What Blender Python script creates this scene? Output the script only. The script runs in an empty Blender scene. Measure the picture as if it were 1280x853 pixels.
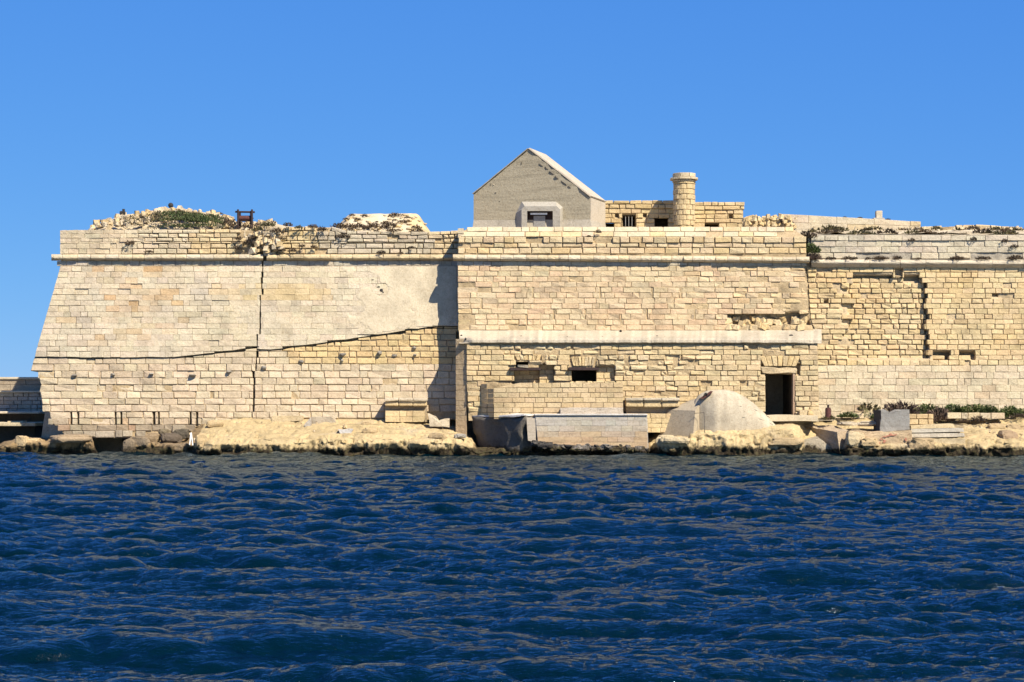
import bpy, math, random
import numpy as np
from mathutils import Vector

# ------------------------------------------------------------------ camera, sky, sun, exposure
sc = bpy.context.scene
CAMY, EYE, F = -90.0, 2.6, 2250.0
cam = bpy.data.cameras.new("camera"); camo = bpy.data.objects.new("camera", cam)
sc.collection.objects.link(camo); sc.camera = camo
camo.location = (0, CAMY, EYE); camo.rotation_euler = (math.radians(90), 0, 0)
cam.sensor_width = 36; cam.lens = 36 * F / 1280; cam.shift_y = 76.5 / 1280
cam.clip_start = 0.5; cam.clip_end = 20000
SUN = Vector((0.62, -0.833, 1.02)).normalized()
sun_el = math.asin(SUN.z); sun_az = math.atan2(SUN.x, SUN.y)
w = bpy.data.worlds.new("World"); sc.world = w; w.use_nodes = True
wn = w.node_tree.nodes; wl = w.node_tree.links
bg = wn["Background"]
sky = wn.new("ShaderNodeTexSky"); sky.sky_type = 'NISHITA'; sky.sun_disc = False
sky.sun_elevation = sun_el; sky.sun_rotation = sun_az
sky.air_density = 1.0; sky.dust_density = 0.0; sky.ozone_density = 6.0; sky.altitude = 2500
EXPO = 0.88; WS = 0.098
sp_ = wn.new("ShaderNodeSeparateColor"); cb_ = wn.new("ShaderNodeCombineColor"); wl.new(sky.outputs[0], sp_.inputs[0])
for i_, (k_, p_) in enumerate(((.375, .75), (.575, .5), (.92, .2))):
    a_ = wn.new("ShaderNodeMath"); a_.operation = 'POWER'; a_.inputs[1].default_value = p_
    b_ = wn.new("ShaderNodeMath"); b_.operation = 'MULTIPLY'; b_.inputs[1].default_value = k_ * WS ** p_ / WS / 2 ** EXPO
    wl.new(sp_.outputs[i_], a_.inputs[0]); wl.new(a_.outputs[0], b_.inputs[0]); wl.new(b_.outputs[0], cb_.inputs[i_])
wl.new(cb_.outputs[0], bg.inputs["Color"])
bg.inputs["Strength"].default_value = WS
sl = bpy.data.lights.new("sun", 'SUN'); sl.energy = 5.0; sl.angle = math.radians(0.53); sl.color = (1.0, 0.91, 0.765)
so = bpy.data.objects.new("sun", sl); sc.collection.objects.link(so)
so.rotation_euler = SUN.to_track_quat('Z', 'Y').to_euler()
sc.view_settings.view_transform = 'Standard'; sc.view_settings.look = 'None'
sc.view_settings.gamma = 1.0; sc.view_settings.exposure = EXPO
sc.cycles.max_bounces = 5

# ------------------------------------------------------------------ helpers
R = random.Random(7); RN = np.random.RandomState(11)
def S(y): return (y - CAMY) / F
def P(px, py, y):
    s = S(y); return ((px - 640) * s, y, EYE - (py - 503) * s)
def ZA(py, y): return EYE - (py - 503) * S(y)
def XA(px, y): return (px - 640) * S(y)
def hsh(ix, iy, iz):
    h = (ix.astype(np.int64) * 374761393 + iy.astype(np.int64) * 668265263 + iz.astype(np.int64) * 2147483647 + 1013904223) & 0xffffffff
    h = ((h ^ (h >> 13)) * 1274126177) & 0xffffffff
    return ((h ^ (h >> 16)) & 0xffff) / 65535.0
def vn(x, y, z):
    x, y, z = np.broadcast_arrays(np.asarray(x, float), np.asarray(y, float), np.asarray(z, float))
    ix, iy, iz = np.floor(x), np.floor(y), np.floor(z); fx, fy, fz = x - ix, y - iy, z - iz
    fx, fy, fz = [f * f * (3 - 2 * f) for f in (fx, fy, fz)]
    r = 0
    for a in (0, 1):
        for b in (0, 1):
            for c in (0, 1):
                r = r + hsh(ix + a, iy + b, iz + c) * (fx if a else 1 - fx) * (fy if b else 1 - fy) * (fz if c else 1 - fz)
    return r * 2 - 1
def fbm(x, y, z=0.0, o=4, s=1.0):
    t = 0; a = 0.5; x = np.asarray(x, float) * s; y = np.asarray(y, float) * s; z = np.asarray(z, float) * s
    for i in range(o):
        t = t + a * vn(x, y, z); a *= 0.5; x = x * 2.03 + 7.1; y = y * 2.03 + 3.7; z = z * 2.03 + 1.3
    return t
def n1(u, v, s, k=0): return float(fbm(u, v, k * 13.7, 3, s))
def lerp(a, b, t): return a + (b - a) * t
def ip(tab, x):
    return float(np.interp(x, [t[0] for t in tab], [t[1] for t in tab]))
def mix(c, d, t):
    t = max(0, min(1, t)); return tuple(c[i] + (d[i] - c[i]) * t for i in range(3))

def tag(o, label=None, cat=None, group=None, kind=None):
    if label: o["label"] = label
    if cat: o["category"] = cat
    if group: o["group"] = group
    if kind: o["kind"] = kind
    return o
def thing(name, label, cat, loc, group=None):
    o = bpy.data.objects.new(name, None); sc.collection.objects.link(o); o.location = loc
    o.empty_display_size = 0.3
    return tag(o, label, cat, group)
def mesh_obj(name, V, Fc, mat, parent=None, cols=None, smooth=False, kind=None, origin=None):
    V = np.asarray(V, float)
    if parent is not None: off = np.array(parent.matrix_world.translation if parent.parent is None and parent.type != 'EMPTY' else parent.location)
    elif origin is not None: off = np.array(origin)
    else: off = np.zeros(3)
    if parent is not None and parent.parent is not None: off = np.array(parent.parent.location)
    me = bpy.data.meshes.new(name); me.from_pydata((V - off).tolist(), [], Fc)
    if cols is not None:
        ca = me.color_attributes.new("Col", 'FLOAT_COLOR', 'POINT')
        c = np.ones((len(V), 4)); c[:, :3] = np.asarray(cols, float); ca.data.foreach_set("color", c.ravel())
    me.materials.append(mat)
    if smooth: me.polygons.foreach_set("use_smooth", [True] * len(me.polygons))
    o = bpy.data.objects.new(name, me); sc.collection.objects.link(o)
    if parent is not None: o.parent = parent
    elif origin is not None: o.location = origin
    if kind: o["kind"] = kind
    return o
class MB:
    def __init__(s): s.V = []; s.F = []; s.C = []
    def add(s, V, Fc, col=(0.4, 0.35, 0.25)):
        n = len(s.V); s.V += [tuple(v) for v in V]; s.F += [tuple(i + n for i in f) for f in Fc]
        if len(V) and hasattr(col[0], '__len__'): s.C += list(col)
        else: s.C += [col] * len(V)
    def build(s, name, mat, parent=None, smooth=False, kind=None, origin=None):
        return mesh_obj(name, s.V, s.F, mat, parent, s.C, smooth, kind, origin)

# ------------------------------------------------------------------ materials
def new_mat(name):
    m = bpy.data.materials.new(name); m.use_nodes = True; nt = m.node_tree
    return m, nt, nt.nodes, nt.links, nt.nodes["Principled BSDF"]
def nz(nt, vec, scale, detail=4, rough=0.6, scl=None):
    n = nt.nodes.new("ShaderNodeTexNoise"); n.inputs["Scale"].default_value = scale
    n.inputs["Detail"].default_value = detail; n.inputs["Roughness"].default_value = rough
    if scl:
        mp = nt.nodes.new("ShaderNodeMapping"); mp.inputs["Scale"].default_value = scl
        nt.links.new(vec, mp.inputs["Vector"]); nt.links.new(mp.outputs[0], n.inputs["Vector"])
    else: nt.links.new(vec, n.inputs["Vector"])
    return n.outputs["Fac"]
def ramp(nt, fac, stops):
    r = nt.nodes.new("ShaderNodeValToRGB"); e = r.color_ramp.elements
    while len(e) < len(stops): e.new(0.5)
    for i, (p, c) in enumerate(stops):
        e[i].position = p; e[i].color = (*c, 1) if hasattr(c, '__len__') else (c, c, c, 1)
    nt.links.new(fac, r.inputs[0]); return r.outputs[0]
def mul(nt, a, b, fac=1.0, mode='MULTIPLY'):
    m = nt.nodes.new("ShaderNodeMix"); m.data_type = 'RGBA'; m.blend_type = mode
    if isinstance(fac, float): m.inputs[0].default_value = fac
    else: nt.links.new(fac, m.inputs[0])
    for s, v in ((6, a), (7, b)):
        if hasattr(v, 'node'): nt.links.new(v, m.inputs[s])
        else: m.inputs[s].default_value = (*v, 1)
    return m.outputs[2]
def bump(nt, h, dist, strength=1.0, nrm=None):
    b = nt.nodes.new("ShaderNodeBump"); b.inputs["Distance"].default_value = dist; b.inputs["Strength"].default_value = strength
    nt.links.new(h, b.inputs["Height"])
    if nrm: nt.links.new(nrm, b.inputs["Normal"])
    return b.outputs[0]
def stone_mat(name, pore=0.5, b1=0.03, stain=0.3, streak=(1, 1, 1), tide=False):
    m, nt, N, L, pb = new_mat(name)
    geo = N.new("ShaderNodeNewGeometry"); pos = geo.outputs["Position"]
    at = N.new("ShaderNodeVertexColor"); at.layer_name = "Col"
    c = at.outputs["Color"]
    c = mul(nt, c, ramp(nt, nz(nt, pos, 0.9, 6, 0.65, streak), [(0.3, 1 - stain), (0.5, 1.0), (0.75, 1.0 + stain * 0.35)]))
    c = mul(nt, c, ramp(nt, nz(nt, pos, 9, 4, 0.7), [(0.33, (0.72, 0.66, 0.58)), (0.52, (1, 1, 1)), (0.8, (1.1, 1.09, 1.07))]), pore)
    c = mul(nt, c, ramp(nt, nz(nt, pos, 38, 3, 0.7), [(0.36, (0.45, 0.4, 0.34)), (0.47, (1, 1, 1))]), pore)
    c = mul(nt, c, ramp(nt, nz(nt, pos, 15, 2, 0.5), [(0.30, (0.42, 0.34, 0.25)), (0.37, (1, 1, 1))]), pore)
    if tide:
        sp = N.new("ShaderNodeSeparateXYZ"); L.new(pos, sp.inputs[0])
        ad = N.new("ShaderNodeMath"); ad.operation = 'MULTIPLY_ADD'; ad.inputs[1].default_value = 1.25; 
        L.new(nz(nt, pos, 1.3, 8, 0.75), ad.inputs[0]); L.new(sp.outputs[2], ad.inputs[2])
        f = ramp(nt, ad.outputs[0], [(0.40, 1.0), (0.92, 0.75), (1.1, 0.0)])
        f2 = N.new("ShaderNodeMapRange"); 
        L.new(ad.outputs[0], f2.inputs[0]); f2.inputs[1].default_value = 0.97; f2.inputs[2].default_value = 1.12
        f2.inputs[3].default_value = 1.0; f2.inputs[4].default_value = 0.0
        al = ramp(nt, nz(nt, pos, 5.0, 6, 0.8), [(0.34, (0.010, 0.008, 0.006)), (0.47, (0.035, 0.026, 0.016)), (0.55, (0.075, 0.058, 0.03)), (0.63, (0.05, 0.056, 0.018)), (0.70, (0.22, 0.18, 0.125))])
        c = mul(nt, c, al, f2.outputs[0], 'MIX')
    L.new(c, pb.inputs["Base Color"]); pb.inputs["Roughness"].default_value = 0.92
    pb.inputs["Specular IOR Level"].default_value = 0.15
    nb = bump(nt, nz(nt, pos, 5, 7, 0.72), b1 * 2.2)
    nb = bump(nt, nz(nt, pos, 30, 4, 0.7), b1 * 0.5, 1.0, nb)
    L.new(nb, pb.inputs["Normal"])
    return m
M = {}
M['stone'] = stone_mat("limestone_block", 0.5, 0.026, 0.26)
M['rough'] = stone_mat("eroded_limestone", 0.6, 0.03, 0.25)
M['plaster'] = stone_mat("lime_plaster", 0.45, 0.014, 0.22)
M['rock'] = stone_mat("shore_rock", 0.5, 0.05, 0.28, (1, 1, 2.2), tide=True)
M['concrete'] = stone_mat("weathered_concrete", 0.5, 0.014, 0.3, (0.5, 0.5, 6))
M['concrete_tide'] = stone_mat("tidal_concrete", 0.5, 0.03, 0.3, (1, 1, 1), tide=True)
def flat_mat(name, col, rough=0.8, metal=0.0, var=0.5, sc_=14):
    m, nt, N, L, pb = new_mat(name)
    g = N.new("ShaderNodeNewGeometry")
    c = mul(nt, col, ramp(nt, nz(nt, g.outputs["Position"], sc_, 5, 0.7), [(0.3, 1 - var), (0.7, 1 + var * 0.5)]))
    L.new(c, pb.inputs["Base Color"]); pb.inputs["Roughness"].default_value = rough; pb.inputs["Metallic"].default_value = metal
    L.new(bump(nt, nz(nt, g.outputs["Position"], 40, 3), 0.01), pb.inputs["Normal"])
    return m
M['rust'] = flat_mat("rusted_iron_and_void", (0.035, 0.018, 0.014), 0.85, 0.1, 0.6)
M['rustred'] = flat_mat("red_rusted_iron", (0.095, 0.03, 0.022), 0.85, 0.0, 0.6)
M['white'] = flat_mat("white_paint", (0.75, 0.74, 0.7), 0.6, 0, 0.15)
M['black'] = flat_mat("dark_iron_and_shade", (0.02, 0.018, 0.016), 0.8, 0, 0.4)
M['shutter'] = flat_mat("pale_board", (0.27, 0.255, 0.225), 0.8, 0, 0.4)
m, nt, N, L, pb = new_mat("scrub_leaves")
at = N.new("ShaderNodeVertexColor"); at.layer_name = "Col"
oi = N.new("ShaderNodeObjectInfo")
L.new(mul(nt, at.outputs[0], ramp(nt, oi.outputs["Random"], [(0.0, (0.8, 0.8, 0.8)), (1.0, (1.25, 1.15, 1.0))])), pb.inputs["Base Color"])
pb.inputs["Roughness"].default_value = 0.8; pb.inputs["Specular IOR Level"].default_value = 0.24; pb.inputs["Specular Tint"].default_value = (0.58, 0.80, 1.0, 1)
M['leaf'] = m

# ------------------------------------------------------------------ block laying
QF = []
def _grid_faces():
    f = []
    for j in range(3):
        for i in range(3):
            a = j * 4 + i; f.append((a, a + 4, a + 5, a + 1))
    ring = [0, 1, 2, 3, 7, 11, 15, 14, 13, 12, 8, 4]
    for k in range(12):
        a, b = ring[k], ring[(k + 1) % 12]
        f.append((a, b, 16 + (k + 1) % 12, 16 + k))
    return f, ring
BF, RING = _grid_faces()
def block_geo(q, yf, proud=0.0, gap=0.7, bev=0.02, rough=0.01, thick=0.3, knock=0.1):
    """q: TL,TR,BR,BL in (px,py); yf(u,v) depth of the wall face"""
    cx = sum(p[0] for p in q) / 4; cy = sum(p[1] for p in q) / 4
    gap *= .62 + .5 * (R.random() < .12)
    q = [(p[0] + (gap / 2 if p[0] < cx else -gap / 2) + R.uniform(-.18, .18) * gap, p[1] + (gap / 2.4 if p[1] < cy else -gap / 2.4) + R.uniform(-.15, .15) * gap) for p in q]
    wpx = max(1.5, (q[1][0] - q[0][0] + q[2][0] - q[3][0]) / 2); hpx = max(1.5, (q[3][1] - q[0][1] + q[2][1] - q[1][1]) / 2)
    bev *= .75; rough *= .8
    b = bev * 24
    es = min(0.35, b * R.uniform(0.7, 1.5) / wpx); et = min(0.35, b * R.uniform(0.7, 1.5) / hpx)
    ss = (0, es, 1 - es, 1); ts = (0, et, 1 - et, 1)
    V = []; tilt = R.uniform(-1, 1) * rough * 0.6; tl2 = R.uniform(-1, 1) * rough * 0.8
    kn = [R.random() < knock for _ in range(4)]
    for j, t in enumerate(ts):
        for i, s_ in enumerate(ss):
            u = lerp(lerp(q[0][0], q[1][0], s_), lerp(q[3][0], q[2][0], s_), t)
            v = lerp(lerp(q[0][1], q[1][1], s_), lerp(q[3][1], q[2][1], s_), t)
            edge = i in (0, 3) or j in (0, 3)
            d = -proud + (bev * R.uniform(0.5, 1.4) if edge else R.uniform(-1, 1) * rough * 0.7) + tilt * (s_ - .5) + tl2 * (t - .5)
            if i in (0, 3) and j in (0, 3):
                k = (0 if i == 0 else 1) + (0 if j == 0 else 2)
                if kn[k]:
                    d += R.uniform(0.03, 0.1)
                    u += (1 if i == 0 else -1) * R.uniform(0.5, 1.6); v += (1 if j == 0 else -1) * R.uniform(0.2, 1.0)
            V.append(P(u, v, yf(u, v) + d))
    for k in RING:
        x, y, z = V[k]
        V.append((x, y + thick, z))
    return V
class Wall:
    def __init__(s, name, label, cat, loc):
        s.t = thing(name, label, cat, loc); s.B = []; s.holes = []
    def block(s, q, yf, col, **k):
        w_ = (abs(q[1][0] - q[0][0]) + abs(q[2][0] - q[3][0])) / 2; h_ = (abs(q[3][1] - q[0][1]) + abs(q[2][1] - q[1][1])) / 2
        if w_ < 1.2 or h_ < 1.2: return
        s.B.append((w_ * h_ * (1 if w_ > 8 else .5), block_geo(q, yf, **k), col))
    def lay(s, x0, x1, rows, bw, yf, style, crack=None, vs=1.0, wob=0.25):
        """x0,x1: functions of v; rows: list of v boundaries (or functions of u)"""
        f = lambda g, a: g(a) if callable(g) else g
        for r in range(len(rows) - 1):
            vt, vb = rows[r], rows[r + 1]
            vm = (f(vt, 640) + f(vb, 640)) / 2
            a, b = f(x0, vm), f(x1, vm)
            bww = f(bw, vm)
            cur = a - (R.uniform(0, 0) if callable(x0) else R.uniform(0, bww * 0.6)); e = []
            while cur < b - 2:
                ln = bww * R.choice((0.55, 0.8, 0.9, 1.0, 1.0, 1.15, 1.3, 1.5)) * R.uniform(0.9, 1.1)
                nx = cur + ln
                if b - nx < bww * 0.35: nx = b
                e.append((max(a, cur), min(nx, b))); cur = nx
            for (l, rr) in e:
                if rr - l < 1.5: continue
                parts = [(l, rr)]
                um = (l + rr) / 2; t_, b_ = f(vt, um), f(vb, um); vmm = (t_ + b_) / 2
                for h in s.holes:
                    h0, h1 = f(h[0], vmm), f(h[1], vmm)
                    if t_ + 0.3 * (b_ - t_) < h[3] and b_ - 0.3 * (b_ - t_) > h[2]:
                        np_ = []
                        for (pl, pr) in parts:
                            if pr <= h0 or pl >= h1: np_.append((pl, pr))
                            else:
                                if h0 - pl > 1.5: np_.append((pl, h0))
                                if pr - h1 > 1.5: np_.append((h1, pr))
                        parts = np_
                for (pl, pr) in parts:
                    um = (pl + pr) / 2
                    st = style(um, vmm)
                    if st is None: continue
                    col, kw = st
                    wl_, wr_ = R.uniform(-wob, wob), R.uniform(-wob, wob)
                    tl, tr, br, bl = (pl, f(vt, pl) + wl_), (pr, f(vt, pr) + wr_), (pr, f(vb, pr) + wr_), (pl, f(vb, pl) + wl_)
                    if pl == a and callable(x0) and abs(f(x0, vb if not callable(vb) else f(vb, pl)) - f(x0, vt if not callable(vt) else f(vt, pl))) < 4:
                        tl = (f(x0, tl[1]), tl[1]); bl = (f(x0, bl[1]), bl[1])
                    if crack:
                        cl, cr = crack(pl), crack(pr)
                        if cl is not None and cr is not None and tl[1] < max(cl, cr) and bl[1] > min(cl, cr):
                            if min(cl, cr) - tl[1] > 1.4:
                                st2 = style(um, (tl[1] + min(cl, cr)) / 2 - 1.0)
                                s.block([tl, tr, (pr, min(cr, br[1])), (pl, min(cl, bl[1]))], yf, st2[0], **st2[1])
                            if bl[1] - max(cl, cr) > 2.2:
                                st2 = style(um, bl[1] + 2)
                                s.block([(pl, max(cl + .5 + 1.5 * abs(n1(pl, 9, .3)) * 2, tl[1])), (pr, max(cr + .5 + 1.5 * abs(n1(pr, 9, .3)) * 2, tr[1])), br, bl], yf, st2[0], **st2[1])
                            continue
                    s.block([tl, tr, br, bl], yf, col, **kw)
    def finish(s, mat, name='block', limit=300, jit=0.085):
        s.B.sort(key=lambda b: -b[0])
        rest = MB()
        for k, (a, V, c) in enumerate(s.B):
            g = R.uniform(-jit, jit); c = tuple(max(0.02, ci * (1 + g + R.uniform(-.02, .02))) for ci in c)
            if k < limit: mesh_obj(name, V, BF, mat, s.t, [c] * len(V))
            else: rest.add(V, BF, c)
        if rest.V: rest.build('small_blocks', mat, s.t, kind='stuff')
        s.B = []
    def core(s, x0, x1, v0, v1, yf, col, mat, step=2.2, rec=0.10, extra=None, cuts=(), amp=0.05, name='wall_core', vtop=None, vbot=None):
        f = lambda g, a: g(a) if callable(g) else g
        nv = int((v1 - v0) / step) + 2; nu = int((f(x1, v0) - f(x0, v0)) / step) + 2
        vv = np.linspace(v0, v1, nv); V = []; C = []; UV = []
        for v in vv:
            a, b = f(x0, v), f(x1, v)
            for i in range(nu):
                u = a + (b - a) * i / (nu - 1); UV.append((u, v))
        UVa = np.array(UV); nzv = fbm(UVa[:, 0], UVa[:, 1], 0, 4, 0.12) * amp * 1.6; nc = fbm(UVa[:, 0], UVa[:, 1], 5, 3, 0.05)
        for k, (u, v) in enumerate(UV):
            if vtop: v = max(v, f(vtop, u))
            if vbot: v = min(v, f(vbot, u))
            d = rec * .62 + nzv[k] * .7 + (extra(u, v) if extra else 0)
            V.append(P(u, v, yf(u, v) + d)); c = col(u, v) if callable(col) else col
            C.append(tuple(ci * (0.92 + 0.3 * nc[k]) for ci in c))
        Fc = []
        for j in range(nv - 1):
            for i in range(nu - 1):
                a = j * nu + i; u = (UV[a][0] + UV[a + 1][0]) / 2; v = (UV[a][1] + UV[a + nu][1]) / 2
                if any(f(c_[0], v) < u < f(c_[1], v) and c_[2] < v < c_[3] for c_ in cuts): continue
                if vtop and UV[a + nu][1] <= f(vtop, u): continue
                if vbot and UV[a][1] >= f(vbot, u): continue
                Fc.append((a, a + nu, a + nu + 1, a + 1))
        mesh_obj(name, V, Fc, mat, s.t, C, smooth=True)
def rows(v0, v1, ch, j=0.08):
    n = max(1, round((v1 - v0) / ch)); r = [v0 + (v1 - v0) * i / n + (R.uniform(-j, j) * ch if 0 < i < n else 0) for i in range(n + 1)]
    return r
def cordon(t, x0, x1, v, yf, col, mat, seg=18, prof=None, sag=lambda u: 0, skip=()):
    prof = prof or [(-3.6, 0.3), (-3.7, -.02), (-3.4, -.13), (-2.5, -.24), (-.8, -.30), (1.2, -.30), (2.8, -.23), (3.8, -.12), (4.2, -.02), (4.3, .3)]
    u = x0
    while u < x1 - 2:
        e = min(x1, u + seg * R.uniform(0.75, 1.25))
        if x1 - e < 5: e = x1
        if any(a < (u + e) / 2 < b for a, b in skip): u = e; continue
        V = []; off = R.uniform(-.02, .03); n = len(prof); ns = 5; BRK = R.choice((.5, .7)) if R.random() < .08 else 1
        for k in range(ns):
            uu = lerp(u + .2, e - .2, k / (ns - 1))
            for (dv, d) in prof:
                dd = d * 1.0 + off + (R.uniform(-.012, .012) if d < 0 else 0) + (0.02 if k in (0, ns - 1) and d < 0 else 0)
                V.append(P(uu, v + sag(uu) + dv + R.uniform(-.12, .12) + .35 * n1(uu, 3, .05), yf(uu, v) + dd * BRK))
        Fc = [(k * n + i, k * n + i + 1, (k + 1) * n + i + 1, (k + 1) * n + i) for k in range(ns - 1) for i in range(n - 1)]
        Fc += [tuple(range(n))[::-1], tuple(range((ns - 1) * n, ns * n))]
        g = R.uniform(.9, 1.06) * (1 - .45 * max(0, n1(u, v, .06, 44))); c = tuple(ci * g for ci in (col(u) if callable(col) else col))
        mesh_obj('cordon_stone', V, Fc, mat, t, [c] * len(V), smooth=False)
        u = e
def quad_box(pts, y0, y1, jitter=0.0):
    """prism: pixel outline pts (at y0) extruded to y1; returns V,F"""
    n = len(pts); V = [P(p[0], p[1], y0) for p in pts]; V += [(x, y1, z) for (x, y, z) in V]
    if jitter: V = [(x + R.uniform(-jitter, jitter), y + R.uniform(-jitter, jitter), z + R.uniform(-jitter, jitter)) for x, y, z in V]
    Fc = [tuple(range(n))[::-1], tuple(range(n, 2 * n))] + [(i, (i + 1) % n, n + (i + 1) % n, n + i) for i in range(n)]
    return V, Fc
def subdiv(o, cuts=1, amp=0.0, scale=3.0, bev=0.0):
    import bmesh
    bm = bmesh.new(); bm.from_mesh(o.data)
    bmesh.ops.recalc_face_normals(bm, faces=bm.faces)
    if bev: bmesh.ops.bevel(bm, geom=bm.edges[:], offset=bev, segments=2, affect='EDGES', profile=0.5)
    if cuts: bmesh.ops.subdivide_edges(bm, edges=bm.edges[:], cuts=cuts, use_grid_fill=True)
    if amp:
        co = np.array([v.co[:] for v in bm.verts]) + np.array(o.location if o.parent is None else o.parent.location)
        ds = [fbm(co[:, 0] + k * 9, co[:, 1], co[:, 2], 4, scale) * amp * 2 for k in range(3)]
        for i, v in enumerate(bm.verts): v.co.x += ds[0][i]; v.co.y += ds[1][i]; v.co.z += ds[2][i]
    bm.to_mesh(o.data); bm.free(); return o
import bmesh
def ico(sub=2):
    bm = bmesh.new(); bmesh.ops.create_icosphere(bm, subdivisions=sub, radius=1)
    V = np.array([v.co[:] for v in bm.verts]); Fc = [tuple(v.index for v in f.verts) for f in bm.faces]; bm.free(); return V, Fc
ICO2, ICO1, ICO3 = ico(3), ico(2), ico(4)
def boulder_geo(c, r, amp=0.35, base=ICO2, sq=0.6):
    V, Fc = base; k = R.uniform(0, 99)
    W = np.sign(V) * np.abs(V) ** sq; W /= np.maximum(1e-6, np.linalg.norm(W, axis=1, keepdims=True)) ** .6
    d = 1 + fbm(V[:, 0] + k, V[:, 1], V[:, 2] + k, 4, 1.3)[:, None] * amp * 2
    W = W * d * np.array(r); a = R.uniform(-.5, .5); ca, sa = math.cos(a), math.sin(a)
    X = W[:, 0] * ca - W[:, 1] * sa; Y = W[:, 0] * sa + W[:, 1] * ca
    return np.stack([X + c[0], Y + c[1], W[:, 2] + c[2]], 1), Fc

def chunk(c, r):
    a = R.uniform(0, 6.28); t = R.uniform(-.5, .5); ca, sa, ct, st_ = math.cos(a), math.sin(a), math.cos(t), math.sin(t); V = []
    for zz in (-1, 1):
        for k in range(5):
            an = 6.283 * k / 5 + R.uniform(-.35, .35); q_ = R.uniform(.75, 1.1) * (1 if zz < 0 else R.uniform(.6, 1))
            x, y, z = q_ * math.cos(an) * r[0], q_ * math.sin(an) * r[1], zz * r[2] * R.uniform(.7, 1.1)
            x, z = x * ct - z * st_, x * st_ + z * ct; V.append((c[0] + x * ca - y * sa, c[1] + x * sa + y * ca, c[2] + z))
    return V, [(4, 3, 2, 1, 0), (5, 6, 7, 8, 9)] + [(k, (k + 1) % 5, 5 + (k + 1) % 5, 5 + k) for k in range(5)]
# base albedos
CREAM = (0.54, 0.435, 0.265); YEL = (0.53, 0.39, 0.195); PLA = (0.52, 0.445, 0.32); PINK = (0.55, 0.385, 0.235)
GREY = (0.40, 0.365, 0.30); CON = (0.315, 0.275, 0.195); ORA = (0.42, 0.27, 0.13); ROCK = (0.52, 0.39, 0.215)
SHD = (0.44, 0.335, 0.195)

# ------------------------------------------------------------------ sea
def wave_tile(Lt, Nn, lmin, lmax, amp, seed, direc=1.6, spread=2.0):
    rs = np.random.RandomState(seed)
    k = np.fft.fftfreq(Nn, d=Lt / Nn) * 2 * np.pi; kx, ky = np.meshgrid(k, k, indexing='ij'); kk = np.hypot(kx, ky); kk[0, 0] = 1
    ca = np.abs(kx * math.cos(direc) + ky * math.sin(direc)) / kk
    A = kk ** -1.75 * (0.05 + ca ** spread)
    A *= (kk > 2 * np.pi / lmax) * np.exp(-(kk * lmin / 6.28) ** 2); A[0, 0] = 0
    h = A * (rs.normal(size=A.shape) + 1j * rs.normal(size=A.shape))
    H = np.fft.ifft2(h).real; f = amp / H.std()
    DX = np.fft.ifft2(-1j * kx / kk * h).real * f; DY = np.fft.ifft2(-1j * ky / kk * h).real * f
    return H * f, DX, DY, Lt, Nn
def samp(tile, X, Y):
    H, DX, DY, Lt, Nn = tile
    gx = (X / Lt * Nn) % Nn; gy = (Y / Lt * Nn) % Nn; i = gx.astype(int) % Nn; j = gy.astype(int) % Nn; fx = gx - np.floor(gx); fy = gy - np.floor(gy)
    i2 = (i + 1) % Nn; j2 = (j + 1) % Nn
    return [a[i, j] * (1 - fx) * (1 - fy) + a[i2, j] * fx * (1 - fy) + a[i, j2] * (1 - fx) * fy + a[i2, j2] * fx * fy for a in (H, DX, DY)]
t1 = wave_tile(41.0, 640, 0.18, 5.2, 0.076, 3, 1.68, 3.0)
t2 = wave_tile(14.3, 640, 0.06, 1.5, 0.027, 5, 1.42, 2.2)
ds = [9.0]
while ds[-1] < 94: ds.append(ds[-1] + max(0.036, ds[-1] * 0.0024))
ds = np.array(ds); nu = 980
tt = np.linspace(-0.40, 0.40, nu)
D, T = np.meshgrid(ds, tt, indexing='ij'); X = D * T; Y = CAMY + D
h1, dx1, dy1 = samp(t1, X, Y); h2, dx2, dy2 = samp(t2, X, Y)
gust = 1 + 1.1 * fbm(X, Y * 1.6, 0, 3, 0.16); gs1 = 1 + .7 * fbm(X + 40, Y * 1.4, 0, 2, .10)
fade = np.clip((94 - D) / 6, 0.0, 1) * np.clip((D - 9) / 3, 0, 1)
Zw = (h1 * gs1 + h2 * gust) * fade; X = X + (dx1 * 1.55 * gs1 + dx2 * 0.9 * gust) * fade; Y = Y + (dy1 * 1.55 * gs1 + dy2 * 0.9 * gust) * fade
nd = len(ds)
idx = np.arange(nd * nu).reshape(nd, nu)
Fw = np.stack([idx[:-1, :-1], idx[:-1, 1:], idx[1:, 1:], idx[1:, :-1]], -1).reshape(-1, 4)
me = bpy.data.meshes.new("sea_water")
me.vertices.add(nd * nu); me.vertices.foreach_set("co", np.stack([X, Y, Zw], -1).ravel())
me.loops.add(Fw.size); me.loops.foreach_set("vertex_index", Fw.ravel().astype(np.int32))
me.polygons.add(len(Fw)); me.polygons.foreach_set("loop_start", np.arange(0, Fw.size, 4, dtype=np.int32))
me.polygons.foreach_set("use_smooth", np.ones(len(Fw), bool)); me.update(); me.validate()
m, nt, N, L, pb = new_mat("sea_water")
geo = N.new("ShaderNodeNewGeometry")
N.remove(pb); out = N["Material Output"]
df = N.new("ShaderNodeBsdfDiffuse"); df.inputs["Color"].default_value = (0.0002, 0.0070, 0.0120, 1)
gl = N.new("ShaderNodeBsdfGlossy"); gl.inputs["Color"].default_value = (0.50, 0.62, 0.74, 1); gl.inputs["Roughness"].default_value = 0.05
frn = N.new("ShaderNodeFresnel"); frn.inputs["IOR"].default_value = 1.33; mx = N.new("ShaderNodeMixShader")
nb = bump(nt, nz(nt, geo.outputs["Position"], 4.2, 5, 0.62, (0.7, 1.5, 1)), 0.06)
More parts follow.
